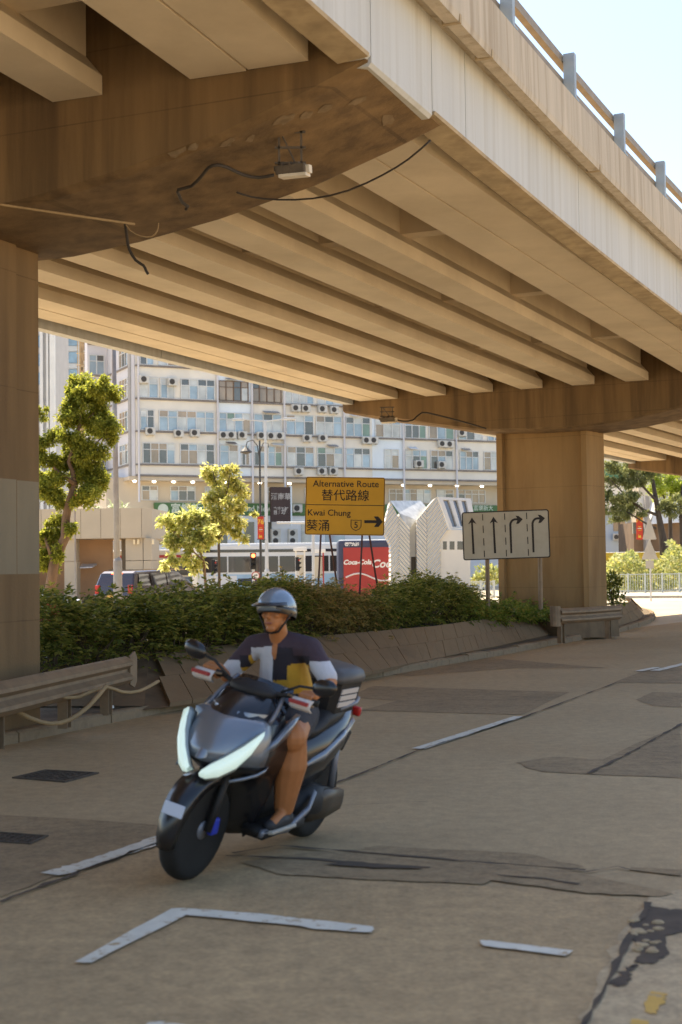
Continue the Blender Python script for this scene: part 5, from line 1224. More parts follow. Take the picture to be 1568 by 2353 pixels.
for j in range(9):
    for i in range(12):
        u = 1345+i*31; p = AT(u, 1200, 189.9); z = 14+j*3.4; mb = MB(); mb.box((p.x, 189.9, z), (1.3, .2, 1.5)); o = mb.build('window', M[r.choice(['gblue', 'gdark', 'gpale', 'gwarm'])], t) if (i+j*12) < 98 else None
p, q = AT(1395, 1100, 188), AT(1442, 1072, 188); mb = MB(); mb.box(((p.x+q.x)/2, 189.4, (p.z+q.z)/2), (q.x-p.x, .6, q.z-p.z)); mb.build('green_sign', pm('dull green sign', (.06, .17, .10), .6, .3, .6), t)
t = grp('shop_building', 'white shop building with a pale awning over a brown wall behind the right trees', 'building', 1520, 108)
blk('wall', 1456, 1700, 1200, 108, 6, M['brick'], t)
p, q = AT(1490, 1205, 107.9), AT(1700, 1150, 107.9); mb = MB(); mb.hexa([Vector((p.x, 107, p.z)), Vector((q.x, 107, p.z+.3)), Vector((q.x, 112, p.z+.3)), Vector((p.x, 112, p.z)), Vector((p.x+.6, 107.4, q.z)), Vector((q.x, 107.4, q.z)), Vector((q.x, 112, q.z)), Vector((p.x+.6, 112, q.z))]); mb.build('awning', M['shopwhite'], t)
p, q = AT(1457, 1168, 107.5), AT(1482, 1140, 107.5); mb = MB(); mb.box(((p.x+q.x)/2, 107.8, (p.z+q.z)/2), (q.x-p.x, .4, q.z-p.z)); mb.build('white_panel', M['adwhite'], t)
blk('pillar', 1483, 1492, 1140, 107, 1, M['pipe'], t); blk('upper_wall', 1468, 1700, 1120, 109.5, 5, M['lowwall'], t)
c = AT(1465, 1214, 107.9); mb = MB(); mb.box(c, (.7, .2, .8)); mb.build('vent_opening', M['gdark'], t)
banner(1462, 1478, 1180, 1240, 100, 'red festival banner hanging beside the triangular signs')
bus('bus', 'bus with yellow bands half hidden behind the right flower bed', AT(1424, 1300, 98), rad(86), 5.4, 2.55, M['buswhite'], M['busyellow'], M['busyellow'], None)

# ------------------------------------------------------------------ trees
def tree(name, label, trunk, blobs, Y, n, mat, bark, ll, lw, seed, flat=1.0, tr=.12, dep=1.0, group=None, cat='tree'):
    """trunk: list of limbs, each a list of (u, v, radius); blobs: crown clumps (u, v, radius in picture units)."""
    r = random.Random(seed); base = AT(trunk[0][0][0], trunk[0][0][1], Y); base.z = 0; t = thing(name, label, cat, base, group); s = Y/FPX; tm = MB()
    for li, limb in enumerate(trunk):
        P = [AT(u, v, Y+ (0 if li == 0 else r.uniform(-.3, .3))) for u, v, w_ in limb]
        if li == 0: P[0].z = 0
        tm.tube(P, [max(.008, w_*s/2) for u, v, w_ in limb], 8)
    mb = MB(); tot = sum(b[2]**2 for b in blobs)
    for u, v, R_ in blobs:
        c = AT(u, v, Y+r.uniform(-1, 1)*R_*s*dep); rr = R_*s; m = int(n*R_*R_/tot)
        sub = [(rvec(r)*rr*r.uniform(.3, 1.3), r.uniform(.12, .45)) for _ in range(9)]
        tm.tube([c+Vector((r.uniform(-.2, .2)*rr, 0, -rr*.8)), c+sub[0][0]*.5, c+sub[0][0]], [.014, .01, .004], 4)
        for o, _ in sub[1:5]: tm.tube([c, c+o*.5+Vector((0, 0, .05*rr)), c+o], [.010, .007, .003], 4)
        for k in range(m):
            o, q = sub[k % 9]; d = rvec(r)*(r.random()**.6)*rr*q*1.9; d.z *= flat; p = c+o*Vector((1, 1, flat)) if False else c+Vector((o.x, o.y, o.z*flat))+d
            ld = (rvec(r)+Vector((0, 0, -.25))+d.normalized()*.5).normalized(); leaf(mb, p, ld, (Vector((0, 0, 1))+rvec(r)*.8).normalized(), ll*r.uniform(.6, 1.25), lw*r.uniform(.7, 1.2))
    mb.build('crown', mat, t); tm.build('trunk', bark, t, smooth=True)
    return t
tree('tree', 'leafy green tree with crooked reddish trunk beside the nearer left pier', [[(100, 1345, 26), (125, 1290, 24), (150, 1235, 22), (152, 1190, 20), (160, 1150, 17), (172, 1112, 14), (168, 1085, 11), (158, 1062, 10), (172, 1020, 8), (185, 970, 6), (192, 910, 4)], [(172, 1112, 12), (140, 1090, 7), (110, 1060, 5)], [(158, 1062, 8), (200, 1040, 5), (235, 1005, 3)], [(125, 1290, 14), (112, 1260, 8), (100, 1225, 5)], [(175, 990, 6), (215, 950, 4), (240, 905, 2)]],
     [(188, 876, 24), (222, 892, 26), (250, 898, 22), (160, 905, 26), (195, 920, 30), (225, 938, 24), (150, 945, 20), (180, 965, 26), (215, 978, 28), (250, 990, 26), (262, 1005, 14), (160, 1010, 24), (130, 1000, 16), (100, 1010, 22), (92, 945, 14), (195, 1025, 26), (225, 1045, 26), (150, 1050, 22), (110, 1055, 26), (95, 1095, 28), (130, 1098, 30), (190, 1085, 26), (218, 1092, 28), (100, 1135, 28), (205, 1125, 30), (232, 1110, 18), (150, 1150, 22), (190, 1150, 18), (130, 1205, 18), (105, 1240, 24), (145, 1228, 22), (165, 1215, 14), (100, 1280, 22), (118, 1295, 18), (135, 1270, 14)], 36.5, 46000, LM['tree'], M['bark'], .095, .052, 41, dep=1.6)
tree('young_tree', 'tall sparse young tree in front of the green shop fascia', [[(505, 1345, 7), (503, 1250, 6), (505, 1180, 5), (500, 1120, 4), (488, 1080, 2)], [(505, 1180, 4), (525, 1120, 3), (530, 1075, 2)], [(503, 1240, 4), (540, 1190, 3), (560, 1150, 2)]],
     [(480, 1090, 17), (472, 1082, 10), (525, 1082, 16), (537, 1078, 10), (497, 1115, 20), (538, 1112, 18), (555, 1128, 14), (485, 1145, 16), (520, 1150, 22), (548, 1165, 18), (490, 1180, 16), (520, 1195, 20), (550, 1200, 16), (500, 1225, 18), (540, 1228, 14), (478, 1200, 12), (585, 1180, 6), (560, 1240, 9)], 47, 5600, LM['young'], M['barkdark'], .15, .075, 42)
tree('small_tree', 'small yellow green tree with dense bright leaves left of the bus', [[(478, 1350, 7), (470, 1300, 6), (455, 1250, 5), (440, 1215, 3)], [(470, 1290, 4), (425, 1250, 3), (400, 1220, 2)]],
     [(388, 1203, 16), (412, 1193, 18), (440, 1190, 18), (462, 1200, 18), (400, 1225, 18), (430, 1222, 20), (458, 1228, 20), (480, 1222, 16), (390, 1248, 14), (415, 1250, 16), (445, 1255, 18), (475, 1250, 14), (395, 1292, 13), (380, 1302, 9), (432, 1285, 12), (460, 1290, 12), (445, 1305, 11), (482, 1240, 10)], 43, 4800, LM['yellow'], M['bark'], .16, .085, 43)
tree('tree', 'dark feathery spreading tree right behind the farther pier', [[(1530, 1285, 24), (1524, 1240, 18), (1515, 1190, 14), (1508, 1150, 11), (1500, 1100, 8)], [(1515, 1185, 8), (1480, 1172, 6), (1450, 1150, 5), (1420, 1120, 3), (1400, 1100, 2)], [(1508, 1215, 6), (1480, 1200, 4), (1440, 1175, 3)], [(1508, 1150, 7), (1470, 1110, 4), (1440, 1080, 3)]],
     [(1400, 1072, 22), (1432, 1080, 22), (1465, 1070, 22), (1490, 1085, 18), (1405, 1105, 20), (1440, 1112, 24), (1475, 1105, 20), (1400, 1140, 22), (1430, 1145, 22), (1458, 1135, 18), (1395, 1170, 16), (1425, 1172, 20), (1450, 1165, 16), (1470, 1180, 12), (1415, 1192, 12), (1440, 1190, 10), (1535, 1160, 18), (1550, 1178, 16), (1560, 1150, 18), (1520, 1165, 12)], 94, 11000, LM['dark'], M['barkdark'], .24, .09, 44, flat=.6)
tree('tree', 'bright yellow green tree hanging into the right edge above the triangular signs', [[(1543, 1290, 12), (1541, 1230, 10), (1540, 1170, 9), (1545, 1110, 7)], [(1540, 1170, 6), (1515, 1120, 4), (1505, 1090, 2)]],
     [(1500, 1090, 16), (1520, 1075, 18), (1545, 1080, 20), (1568, 1075, 20), (1505, 1115, 15), (1530, 1105, 20), (1558, 1108, 20), (1515, 1135, 13), (1545, 1132, 18), (1570, 1130, 18), (1498, 1078, 9), (1590, 1095, 24)], 97, 8000, LM['bright'], M['barkdark'], .20, .10, 45)
tree('tree', 'slim dark trunk with a few leaves at the right picture edge', [[(1566, 1300, 9), (1566, 1220, 8), (1563, 1160, 7), (1570, 1110, 5)]], [(1575, 1160, 18), (1590, 1140, 20), (1572, 1190, 10)], 96, 1100, LM['dark'], M['barkdark'], .2, .1, 46)
# planting bed behind the railing
r = random.Random(51); mb = MB()
for k in range(6500):
    u = r.uniform(1390, 1600); Y = r.uniform(82.5, 92); vt = 1284+12*math.sin(u*.06)+6*math.sin(u*.15)
    if u > 1540: vt -= 22
    p = g0(u, Y); zt = AT(u, vt, Y).z; p.z = .2+(zt-.2)*(1-(1-r.random())**1.5)
    d = (rvec(r)+Vector((0, -.3, .4))).normalized(); leaf(mb, p, d, rvec(r), r.uniform(.18, .36), .16)
bedo = mb.build('flower_bed', LM['bed']); bedo['kind'] = 'thing'; tag(bedo, 'sunlit mass of pale green and yellow bushes behind the right railing', 'flower bed')
blob_shrub('shrub', 'low green shrub behind the white railing left of the farther pier', 'shrub', AT(1095, 1325, 82), 1.1, .8, .55, 700, LM['bed'], 52, .25, .14, stem=False)
# small posters seen through the left tree
p = AT(172, 1134, 44); mb = MB(); mb.bbox(p, (.34, .04, .34), .01); t = thing('poster', 'small orange and blue poster glimpsed under the left tree', 'poster', p); mb.build('poster_board', M['navy'], t)
for dx, dz_, m_ in ((-.08, .12, 'redlens'), (.07, .1, 'adblue'), (-.06, -.04, 'busyellow'), (.05, -.03, 'redpaint')):
    mb = MB(); mb.box(p+Vector((dx, -.025, dz_)), (.13, .01, .12)); mb.build('printed_patch', M[m_], t)
mb = MB(); mb.tube([Vector((p.x, p.y+.04, 0)), Vector((p.x, p.y+.04, p.z+.1))], .025, 6); mb.build('post', M['polegrey'], t)
# ------------------------------------------------------------------ scooter and rider (local axes: x forward, y to the rider's left, z up)
HD = math.atan2(-.90, -.437); LEAN = rad(14)
RP = Vector((-.56, 8.2, .012))
M['sblack'] = pm('gloss black scooter plastic', (.012, .011, .012), .28, .1, 2, spec=.5, coat=.3); M['smatt'] = pm('matt black scooter plastic', (.018, .016, .015), .6, .15, 6)
M['silver'] = pm('silver blue scooter paint', (.22, .24, .27), .3, .05, 2, metal=.45, coat=.5); M['greyp'] = pm('grey scooter trim', (.20, .20, .22), .4, .08, 3, metal=.3)
M['led'] = pm('lit headlamp', (.5, .56, .52), .2, 0, 1, emit=(.78, 1.0, .90), estr=.22); M['ledlens'] = pm('headlamp lens rim', (.35, .40, .38), .15, .05, 2, spec=.8)
M['screen'] = pm('smoked windscreen', (.012, .012, .014), .08, .05, 2, spec=.8); M['bluebit'] = pm('blue brake caliper', (.03, .05, .42), .4, .05, 2); M['platew'] = pm('number plate white', (.55, .58, .66), .5, .03, 2)
M['boxlid'] = pm('scuffed grey box lid', (.075, .07, .068), .5, .12, 5); M['reflect'] = pm('white reflective label', (.62, .55, .50), .5, .04, 3); M['gold'] = pm('dull metal engine cover', (.09, .07, .05), .45, .1, 4, metal=.4)
scoot = thing('scooter', 'black and silver scooter with lit headlamps and top box, leaning towards the camera', 'scooter', RP, None, (-LEAN, 0, HD))
def bp(mb, name, mat, parent=None, smooth=True): return mb.build(name, mat, parent or scoot, smooth=smooth, local=True)
def wheel(x, r_, wd, nm):
    Mx = Matrix.Translation((x, 0, r_)) @ Matrix.Rotation(math.pi/2, 4, 'X'); m = MB()
    m.lathe([(r_*.72, -wd*.42), (r_*.86, -wd*.5), (r_*.95, -wd*.42), (r_*.99, -wd*.2), (r_, 0), (r_*.99, wd*.2), (r_*.95, wd*.42), (r_*.86, wd*.5), (r_*.72, wd*.42)], Mx, 32); w_ = bp(m, nm, M['black'])
    m = MB(); m.lathe([(r_*.73, -wd*.40), (r_*.73, wd*.40), (r_*.64, wd*.36), (r_*.62, -wd*.36)], Mx, 28)
    for k in range(5):
        a = 2*math.pi*k/5
        for da in (-.16, .16): m.tube([Mx @ Vector((.04*math.cos(a), .04*math.sin(a), .01)), Mx @ Vector((r_*.66*math.cos(a+da), r_*.66*math.sin(a+da), .0))], .011, 5)
    m.lathe([(.05, -.05), (.05, .05), (.01, .055), (.01, -.055)], Mx, 12); bp(m, 'rim', M['greyp'], w_)
    m = MB(); m.lathe([(.11, .052), (.11, .057), (.05, .057), (.05, .052)], Mx, 24); bp(m, 'brake_disc', M['galv'], w_)
    return w_
wheel(.655, .278, .105, 'front_wheel'); wheel(-.655, .272, .125, 'rear_wheel')
m = MB(); m.bbox((.60, .075, .30), (.07, .035, .09), .012); bp(m, 'brake_caliper', M['bluebit'])
m = MB()
for s in (-1, 1): m.tube([(.655, s*.075, .278), (.60, s*.075, .45), (.53, s*.07, .66)], [.022, .024, .026], 8)
bp(m, 'front_fork', M['smatt'])
m = MB(); rg = []
for k in range(13):
    a = rad(-12+k*13.5); r_ = .305; c = Vector((.655-r_*math.cos(a)*-1*1.0 if False else .655+r_*math.cos(a), 0, .278+r_*math.sin(a))); n_ = Vector((math.cos(a), 0, math.sin(a))); hw = .085*(.55+.45*math.sin(math.pi*k/12))
    rg.append([c-n_*.05+Vector((0, -hw, 0)), c-n_*.01+Vector((0, -hw*.9, 0)), c+n_*.012, c-n_*.01+Vector((0, hw*.9, 0)), c-n_*.05+Vector((0, hw, 0)), c-n_*.012])
m.loft(rg); bp(m, 'front_mudguard', M['sblack'])
def ringxy(z, xf, xr, hw): return [Vector((xf, 0, z)), Vector((xf-.03, hw*.34, z)), Vector((xf-.10, hw*.68, z)), Vector((xf-.2 if xf-.2 > xr else (xf+xr)/2, hw*.95, z)), Vector((xr+.03, hw, z)), Vector((xr, hw*.7, z)), Vector((xr, -hw*.7, z)), Vector((xr+.03, -hw, z)), Vector((xf-.2 if xf-.2 > xr else (xf+xr)/2, -hw*.95, z)), Vector((xf-.10, -hw*.68, z)), Vector((xf-.03, -hw*.34, z))]
m = MB(); m.loft([ringxy(*q) for q in ((.20, .36, .26, .11), (.32, .40, .24, .16), (.46, .46, .22, .19), (.555, .53, .22, .205), (.59, .66, .22, .215), (.64, .735, .22, .23), (.72, .735, .23, .245), (.82, .66, .25, .235), (.92, .56, .28, .20), (.985, .47, .31, .14))]); bp(m, 'front_fairing', M['sblack'])
m = MB(); m.loft([ringxy(*q) for q in ((.655, .748, .46, .240), (.72, .748, .46, .253), (.80, .690, .45, .245), (.87, .630, .44, .222), (.885, .60, .44, .19))]); bp(m, 'nose_cowl', M['silver'])
def surf(s, t_): # outer face of the nose, s up, t across
    return Vector((.765-.33*s-.16*t_*t_*(1-.3*s), (.05+.17*s)*t_, .655+.33*s))
m = MB(); N = 6; rows_ = [[surf(.72*i/N, -1+2*j/N)+Vector((.03, 0, .02)) for j in range(N+1)] for i in range(N+1)]
vs = [p for r_ in rows_ for p in r_]; m.add(vs, [(i*(N+1)+j, i*(N+1)+j+1, (i+1)*(N+1)+j+1, (i+1)*(N+1)+j) for i in range(N) for j in range(N)]); bp(m, 'front_panel', M['silver'])
for s in (-1, 1):
    for nm, wd, of, mt in (('headlamp', 1.0, .026, 'led'), ('headlamp_rim', 1.28, .014, 'ledlens')):
        m = MB(); rg = []
        C_ = [(.762, .035, .600, .035), (.748, .065, .615, .075), (.710, .115, .650, .105), (.650, .17, .71, .115), (.59, .205, .775, .095), (.545, .225, .835, .04)]
        for x, y, z, w_ in C_:
            n_ = Vector((.75, s*.6*min(1, y*4), .1)).normalized(); u_ = Vector((-.25, s*.0, 1)).normalized(); c = Vector((x, s*y, z))+n_*of; h = w_*wd/2
            rg.append([c-u_*h, c+n_*.022, c+u_*h, c-n_*.05])
        m.loft(rg); bp(m, nm, M[mt])
    m = MB(); m.loft([[Vector((.70-.32*q, s*(.165+.075*math.sin(q*2.4)), z)) for z in (.575+.06*q, .59+.06*q)]+[Vector((.70-.32*q-.02, s*(.155+.07*math.sin(q*2.4)), z)) for z in (.59+.06*q, .575+.06*q)] for q in (0, .25, .5, .75, 1)]); bp(m, 'side_trim', M['silver'])
    m = MB(); m.loft([[Vector((x, s*y, z)), Vector((x, s*(y+.02), z+h)), Vector((x-.02, s*(y-.02), z+h)), Vector((x-.02, s*(y-.03), z))] for x, y, z, h in ((.56, .215, .70, .02), (.44, .248, .74, .06), (.30, .25, .80, .09), (.20, .23, .86, .05))]); bp(m, 'side_wing', M['silver'])
# windscreen
m = MB(); N = 6; R2 = []
for o in (0, .006): R2.append([[Vector((.52-.20*i/N-.12*(2*j/N-1)**2-o, (.225-.05*(i/N)**2)*(2*j/N-1), .87+.20*i/N-.04*(2*j/N-1)**2*i/N)) for j in range(N+1)] for i in range(N+1)])
for R_ in R2: m.add([p for r_ in R_ for p in r_], [(i*(N+1)+j, i*(N+1)+j+1, (i+1)*(N+1)+j+1, (i+1)*(N+1)+j) for i in range(N) for j in range(N)])
bp(m, 'windscreen', M['screen'])
for s in (-1, 1):
    m = MB(); rg = []
    for i in range(7):
        q = i/6; j = .86*s; c = Vector((.535-.20*q-.12*j*j, (.225-.05*q*q)*j, .87+.20*q-.04*j*j*q)); rg.append([c+Vector((0, -.014, 0)), c+Vector((.012, 0, 0)), c+Vector((0, .014, 0)), c+Vector((-.012, 0, 0))])
    m.loft(rg); bp(m, 'screen_edge_glint', M['greyp'])  # grey strips stand in for light reflecting off the screen edges
# handlebar, grips, guards, mirrors
m = MB(); m.tube([(.26, -.36, 1.01), (.29, -.22, 1.02), (.34, -.08, 1.0), (.34, .08, 1.0), (.29, .22, 1.02), (.26, .36, 1.01)], .014, 8); m.ell((.33, 0, 1.0), (.08, .15, .055)); hb = bp(m, 'handlebar', M['smatt'])
for s in (-1, 1):
    m = MB(); m.tube([(.292, s*.235, 1.02), (.26, s*.365, 1.01)], .019, 10); bp(m, 'grip', M['black'], hb)
    m = MB(); m.tube([(.33, s*.21, 1.03), (.345, s*.30, 1.02), (.32, s*.37, 1.0)], .007, 6); bp(m, 'brake_lever', M['galv'], hb)
    m = MB(); m.loft([[Vector((.39-.05*abs(q), s*(.25+.12*k), 1.0+q*.032)) for q in (-1, -.3, .4, 1)]+[Vector((.375-.05*abs(q), s*(.25+.12*k), 1.0+q*.032)) for q in (1, .4, -.3, -1)] for k in (0, .3, .6, 1)]); gd = bp(m, 'hand_guard', M['reflect'], hb)
    m = MB(); m.loft([[Vector((.397, s*(.255+.11*k), 1.008)), Vector((.397, s*(.255+.11*k), 1.026)), Vector((.376, s*(.255+.11*k), 1.026)), Vector((.376, s*(.255+.11*k), 1.008))] for k in (0, .5, 1)]); bp(m, 'guard_stripe', M['redpaint'], gd) if False else m.build('guard_stripe', M['redpaint'], hb, local=True)
    m = MB(); m.tube([(.33, s*.17, 1.03), (.33, s*.27, 1.09), (.32, s*.36, 1.10)], .008, 6); mr = bp(m, 'mirror', M['smatt'])
    m = MB(); m.ell((.32, s*.41, 1.115), (.025, .075, .05), Matrix.Rotation(s*.25, 3, 'X')); bp(m, 'mirror_head', M['sblack'], mr)
    m = MB(); m.ell((.60, s*.225, .70), (.05, .018, .022)); 
# tunnel, floor boards, seat, rear body
def ringx(x, zb, zt, hw, top=.75): return [Vector((x, y, z)) for y, z in ((-hw*.8, zb), (hw*.8, zb), (hw, zb+(zt-zb)*.35), (hw*.97, zb+(zt-zb)*.7), (hw*top, zt), (-hw*top, zt), (-hw*.97, zb+(zt-zb)*.7), (-hw, zb+(zt-zb)*.35))]
m = MB(); m.loft([ringx(*q) for q in ((.30, .24, .52, .11), (.10, .24, .50, .11), (-.05, .26, .62, .13), (-.18, .30, .70, .15))]); bp(m, 'tunnel', M['smatt'])
for s in (-1, 1):
    m = MB(); m.loft([ringx(x, .235, .285, .075, .95) for x in (.36, .2, .0, -.1)]); m.v = [p+Vector((0, s*.19, 0)) for p in m.v]; bp(m, 'floor_board', M['smatt'])
    m = MB(); m.loft([[Vector((x, s*y, z)), Vector((x, s*(y+.012), z+.03)), Vector((x, s*(y-.01), z+.045)), Vector((x, s*(y-.02), z))] for x, y, z in ((.38, .25, .25), (.1, .27, .24), (-.15, .25, .30), (-.3, .20, .36))]); bp(m, 'lower_trim', M['greyp'])
m = MB(); m.loft([ringx(*q) for q in ((-.02, .40, .66, .13), (-.2, .40, .70, .165), (-.42, .44, .73, .185), (-.65, .54, .77, .16), (-.85, .66, .80, .09), (-.95, .72, .80, .045))]); rb_ = bp(m, 'rear_body', M['sblack'])
for s in (-1, 1):
    m = MB(); m.loft([[Vector((x, s*y, z)), Vector((x, s*(y+.014), z+h*.5)), Vector((x, s*(y-.004), z+h)), Vector((x, s*(y-.03), z+h*.5))] for x, y, z, h in ((-.12, .15, .52, .03), (-.35, .185, .56, .07), (-.6, .17, .65, .06), (-.85, .10, .72, .03))]); bp(m, 'side_panel', M['silver'], rb_)
m = MB(); m.loft([ringx(*q) for q in ((.02, .66, .735, .09), (-.12, .68, .765, .13), (-.28, .70, .77, .155), (-.36, .71, .80, .155), (-.42, .72, .835, .15), (-.6, .76, .845, .14), (-.72, .78, .84, .10))]); bp(m, 'seat', M['smatt'])
m = MB(); m.tube([(-.55, -.13, .84), (-.72, -.15, .87), (-.86, -.10, .87), (-.86, .10, .87), (-.72, .15, .87), (-.55, .13, .84)], .014, 8); bp(m, 'grab_rail', M['greyp'])
m = MB(); m.bbox((-.96, 0, .77), (.04, .18, .06), .015); bp(m, 'tail_lamp', M['redlens'])
m = MB(); m.loft([ringx(*q) for q in ((-.15, .20, .36, .13), (-.4, .19, .40, .16), (-.6, .20, .36, .13))]); m.v = [p+Vector((0, .05, 0)) for p in m.v]; bp(m, 'engine', M['smatt'])
m = MB(); m.loft([ringx(*q) for q in ((-.3, .21, .34, .03), (-.5, .2, .37, .045), (-.72, .22, .34, .035))]); m.v = [p+Vector((0, .165, 0)) for p in m.v]; bp(m, 'engine_cover', M['gold'])
m = MB(); m.tube([(-.2, -.13, .22), (-.45, -.17, .26), (-.6, -.18, .30), (-.95, -.18, .38)], [.02, .03, .055, .05], 10); bp(m, 'exhaust', M['greyp'])
m = MB(); m.tube([(-.66, .13, .30), (-.60, .14, .62)], .022, 8); m.tube([(-.66, -.13, .30), (-.60, -.14, .62)], .022, 8); bp(m, 'rear_shock', M['greyp'])
m = MB(); m.bbox((-.86, 0, .60), (.14, .16, .05), .012, Matrix.Rotation(.9, 3, 'Y')); bp(m, 'rear_mudguard', M['smatt'])
m = MB(); m.bbox((.785, 0, .475), (.012, .12, .065), .004, Matrix.Rotation(-.25, 3, 'Y')); m.v = [p+Vector((.165, .02, -.045)) for p in m.v]; bp(m, 'number_plate', M['platew'], None, False)
m = MB(); m.box((.875, .02, .43), (.12, .03, .02)); bp(m, 'plate_bracket', M['smatt'], None, False)
# top box
m = MB()
def tbr(z, a, b): return [Vector((-.60+x, y-.015, z-.05)) for x, y in ((a, -b*.75), (a, b*.75), (a*.75, b), (-a*.75, b), (-a, b*.75), (-a, -b*.75), (-a*.75, -b), (a*.75, -b))]
m.loft([tbr(.85, .13, .12), tbr(.87, .16, .15), (tbr(1.05, .185, .17))]); tb = bp(m, 'top_box', M['smatt'], None, False)
m = MB(); m.loft([tbr(1.054, .195, .18), tbr(1.085, .195, .18), tbr(1.12, .18, .165), tbr(1.135, .14, .12)]); bp(m, 'lid', M['boxlid'], tb)
for s in (-1, 1):
    m = MB()
    for z in (.86, .90, .94): m.hexa([Vector((x, s*y-.015, z_)) for z_, of in ((z, 0), (z+.03, .006)) for x, y in ((-.70, .146+(z_-.82)*.11), (-.48, .146+(z_-.82)*.11), (-.48, .158+(z_-.82)*.11), (-.70, .158+(z_-.82)*.11))])
    m.build('reflector', M['reflect'], tb, local=True)

# ---- rider, upright above the leaning scooter
cl_, sl2 = math.cos(LEAN), math.sin(LEAN)
def U(x, y, z): return Vector((x, y*cl_+z*sl2, -y*sl2+z*cl_))      # scooter point in the rider's upright axes
rider = thing('person', 'scooter rider in silver helmet, white black and yellow jersey and dark shorts', 'person', RP, None, (0, 0, HD))
def organic(name, caps, ells, mat, parent, vox=.008, sm=4, mats=None, fmat=None):
    m = MB()
    for pts, rr in caps:
        pts = [Vector(p) for p in pts]; m.tube(pts, rr, 12)
        for p, r_ in zip(pts, rr): m.ell(p, (r_, r_, r_), n=12, m=8)
    for c, r_, *rot in ells: m.ell(c, r_, rot[0] if rot else None, 16, 12)
    me = bpy.data.meshes.new(name); me.from_pydata([tuple(p) for p in m.v], [], m.f)
    o = bpy.data.objects.new(name, me); C.objects.link(o)
    a = o.modifiers.new('r', 'REMESH'); a.mode = 'VOXEL'; a.voxel_size = vox
    b = o.modifiers.new('s', 'SMOOTH'); b.iterations = sm; b.factor = .5
    dg = bpy.context.evaluated_depsgraph_get(); dg.update(); nm = bpy.data.meshes.new_from_object(o.evaluated_get(dg)); nm.name = name
    bpy.data.objects.remove(o); nm.materials.clear()
    for q in (mats or [mat]): nm.materials.append(q)
    if fmat: nm.polygons.foreach_set('material_index', [fmat(p.center) for p in nm.polygons])
    nm.polygons.foreach_set('use_smooth', [True]*len(nm.polygons)); nm.update()
    o = bpy.data.objects.new(name, nm); C.objects.link(o); o.parent = parent; return o
M['skin'] = pm('tanned skin', (.40, .155, .052), .55, .08, 12); M['jwhite'] = pm('white grey jersey', (.50, .50, .53), .8, .06, 8, bump=.5, bscale=14); M['jblack'] = pm('black jersey panel', (.022, .018, .024), .85, .1, 8); M['jyellow'] = pm('mustard jersey panel', (.46, .25, .02), .8, .08, 8, bump=.5, bscale=14)
M['jdark'] = pm('dark plum jersey shoulder', (.055, .035, .045), .85, .1, 8, bump=.5, bscale=14); M['shorts'] = pm('charcoal shorts', (.04, .038, .042), .9, .12, 10, bump=.5, bscale=14); M['shoe'] = pm('dark shoe', (.03, .028, .03), .6, .15, 9); M['sole'] = pm('pale shoe sole', (.4, .36, .3), .7, .05, 5)
M['helmet'] = pm('silver blue helmet', (.20, .25, .31), .25, .06, 4, metal=.3, coat=.7); M['hair'] = pm('black hair', (.012, .01, .009), .6, .1, 9); M['eyewhite'] = pm('eye white', (.6, .58, .55), .3, 0, 1); M['lip'] = M['lip']; M['lips'] = pm('lips', (.28, .10, .07), .5, .05, 9)
HIP = Vector((-.20, .17, .80)); NECK = Vector((-.06, .195, 1.215)); HEAD = Vector((.0, .205, 1.372))
SHL, SHR = Vector((-.09, .375, 1.165)), Vector((-.09, .015, 1.175))
GL, GR = U(.275, .305, 1.013), U(.275, -.305, 1.013)
WL, WR = GL+Vector((-.075, .0, .018)), GR+Vector((-.075, 0, .018))
EL, ER = Vector((-.03, .53, .985)), Vector((-.02, -.13, 1.01))
KL_, KR_ = Vector((.20, .40, .705)), Vector((.20, -.055, .735)); FL, FR_ = U(.14, .235, .335), U(.14, -.215, .335)
caps = [([NECK+Vector((-.03, 0, -.05)), NECK, HEAD+Vector((-.01, 0, -.06))], [.066, .056, .052]),
        ([HIP, Vector((-.16, .18, .98)), NECK+Vector((-.03, 0, -.07))], [.11, .105, .10]),
        ([SHL, EL, WL], [.048, .038, .027]), ([SHR, ER, WR], [.048, .038, .027]),
        ([HIP+Vector((0, .08, 0)), KL_, KL_.lerp(FL, .35)+Vector((-.03, 0, 0)), FL+Vector((-.02, 0, .04))], [.095, .088, .094, .056]),
        ([HIP+Vector((0, -.08, 0)), KR_, KR_.lerp(FR_, .35)+Vector((-.03, 0, 0)), FR_+Vector((-.02, 0, .04))], [.095, .088, .094, .056]),
        ([FL+Vector((-.02, 0, .02)), FL+Vector((.13, .01, -.02))], [.034, .026]), ([FR_+Vector((-.02, 0, .02)), FR_+Vector((.13, -.01, -.02))], [.034, .026])]
ax = Vector((0, cl_, -sl2))
for g, w_, s in ((GL, WL, 1), (GR, WR, -1)):
    caps.append(([w_, g+Vector((-.03, 0, .028))], [.026, .03]))
    caps.append(([g+Vector((-.022, 0, .03))-ax*.026, g+Vector((-.022, 0, .03))+ax*.026], [.022, .022]))
    for k, (o, l_) in enumerate(((-.033, .92), (-.011, 1.0), (.011, .96), (.033, .82))):
        o = o*s*-1; b_ = g+ax*o
        caps.append(([b_+Vector((-.012, 0, .034)), b_+Vector((.026*l_, 0, .028)), b_+Vector((.037*l_, 0, .002)), b_+Vector((.020, 0, -.022*l_))], [.0105, .0100, .0092, .0082]))
    caps.append(([g+Vector((-.03, 0, .015))-ax*s*.03, g+Vector((-.012, 0, -.012))-ax*s*.048, g+Vector((.012, 0, -.022))-ax*s*.04], [.014, .0115, .0095]))
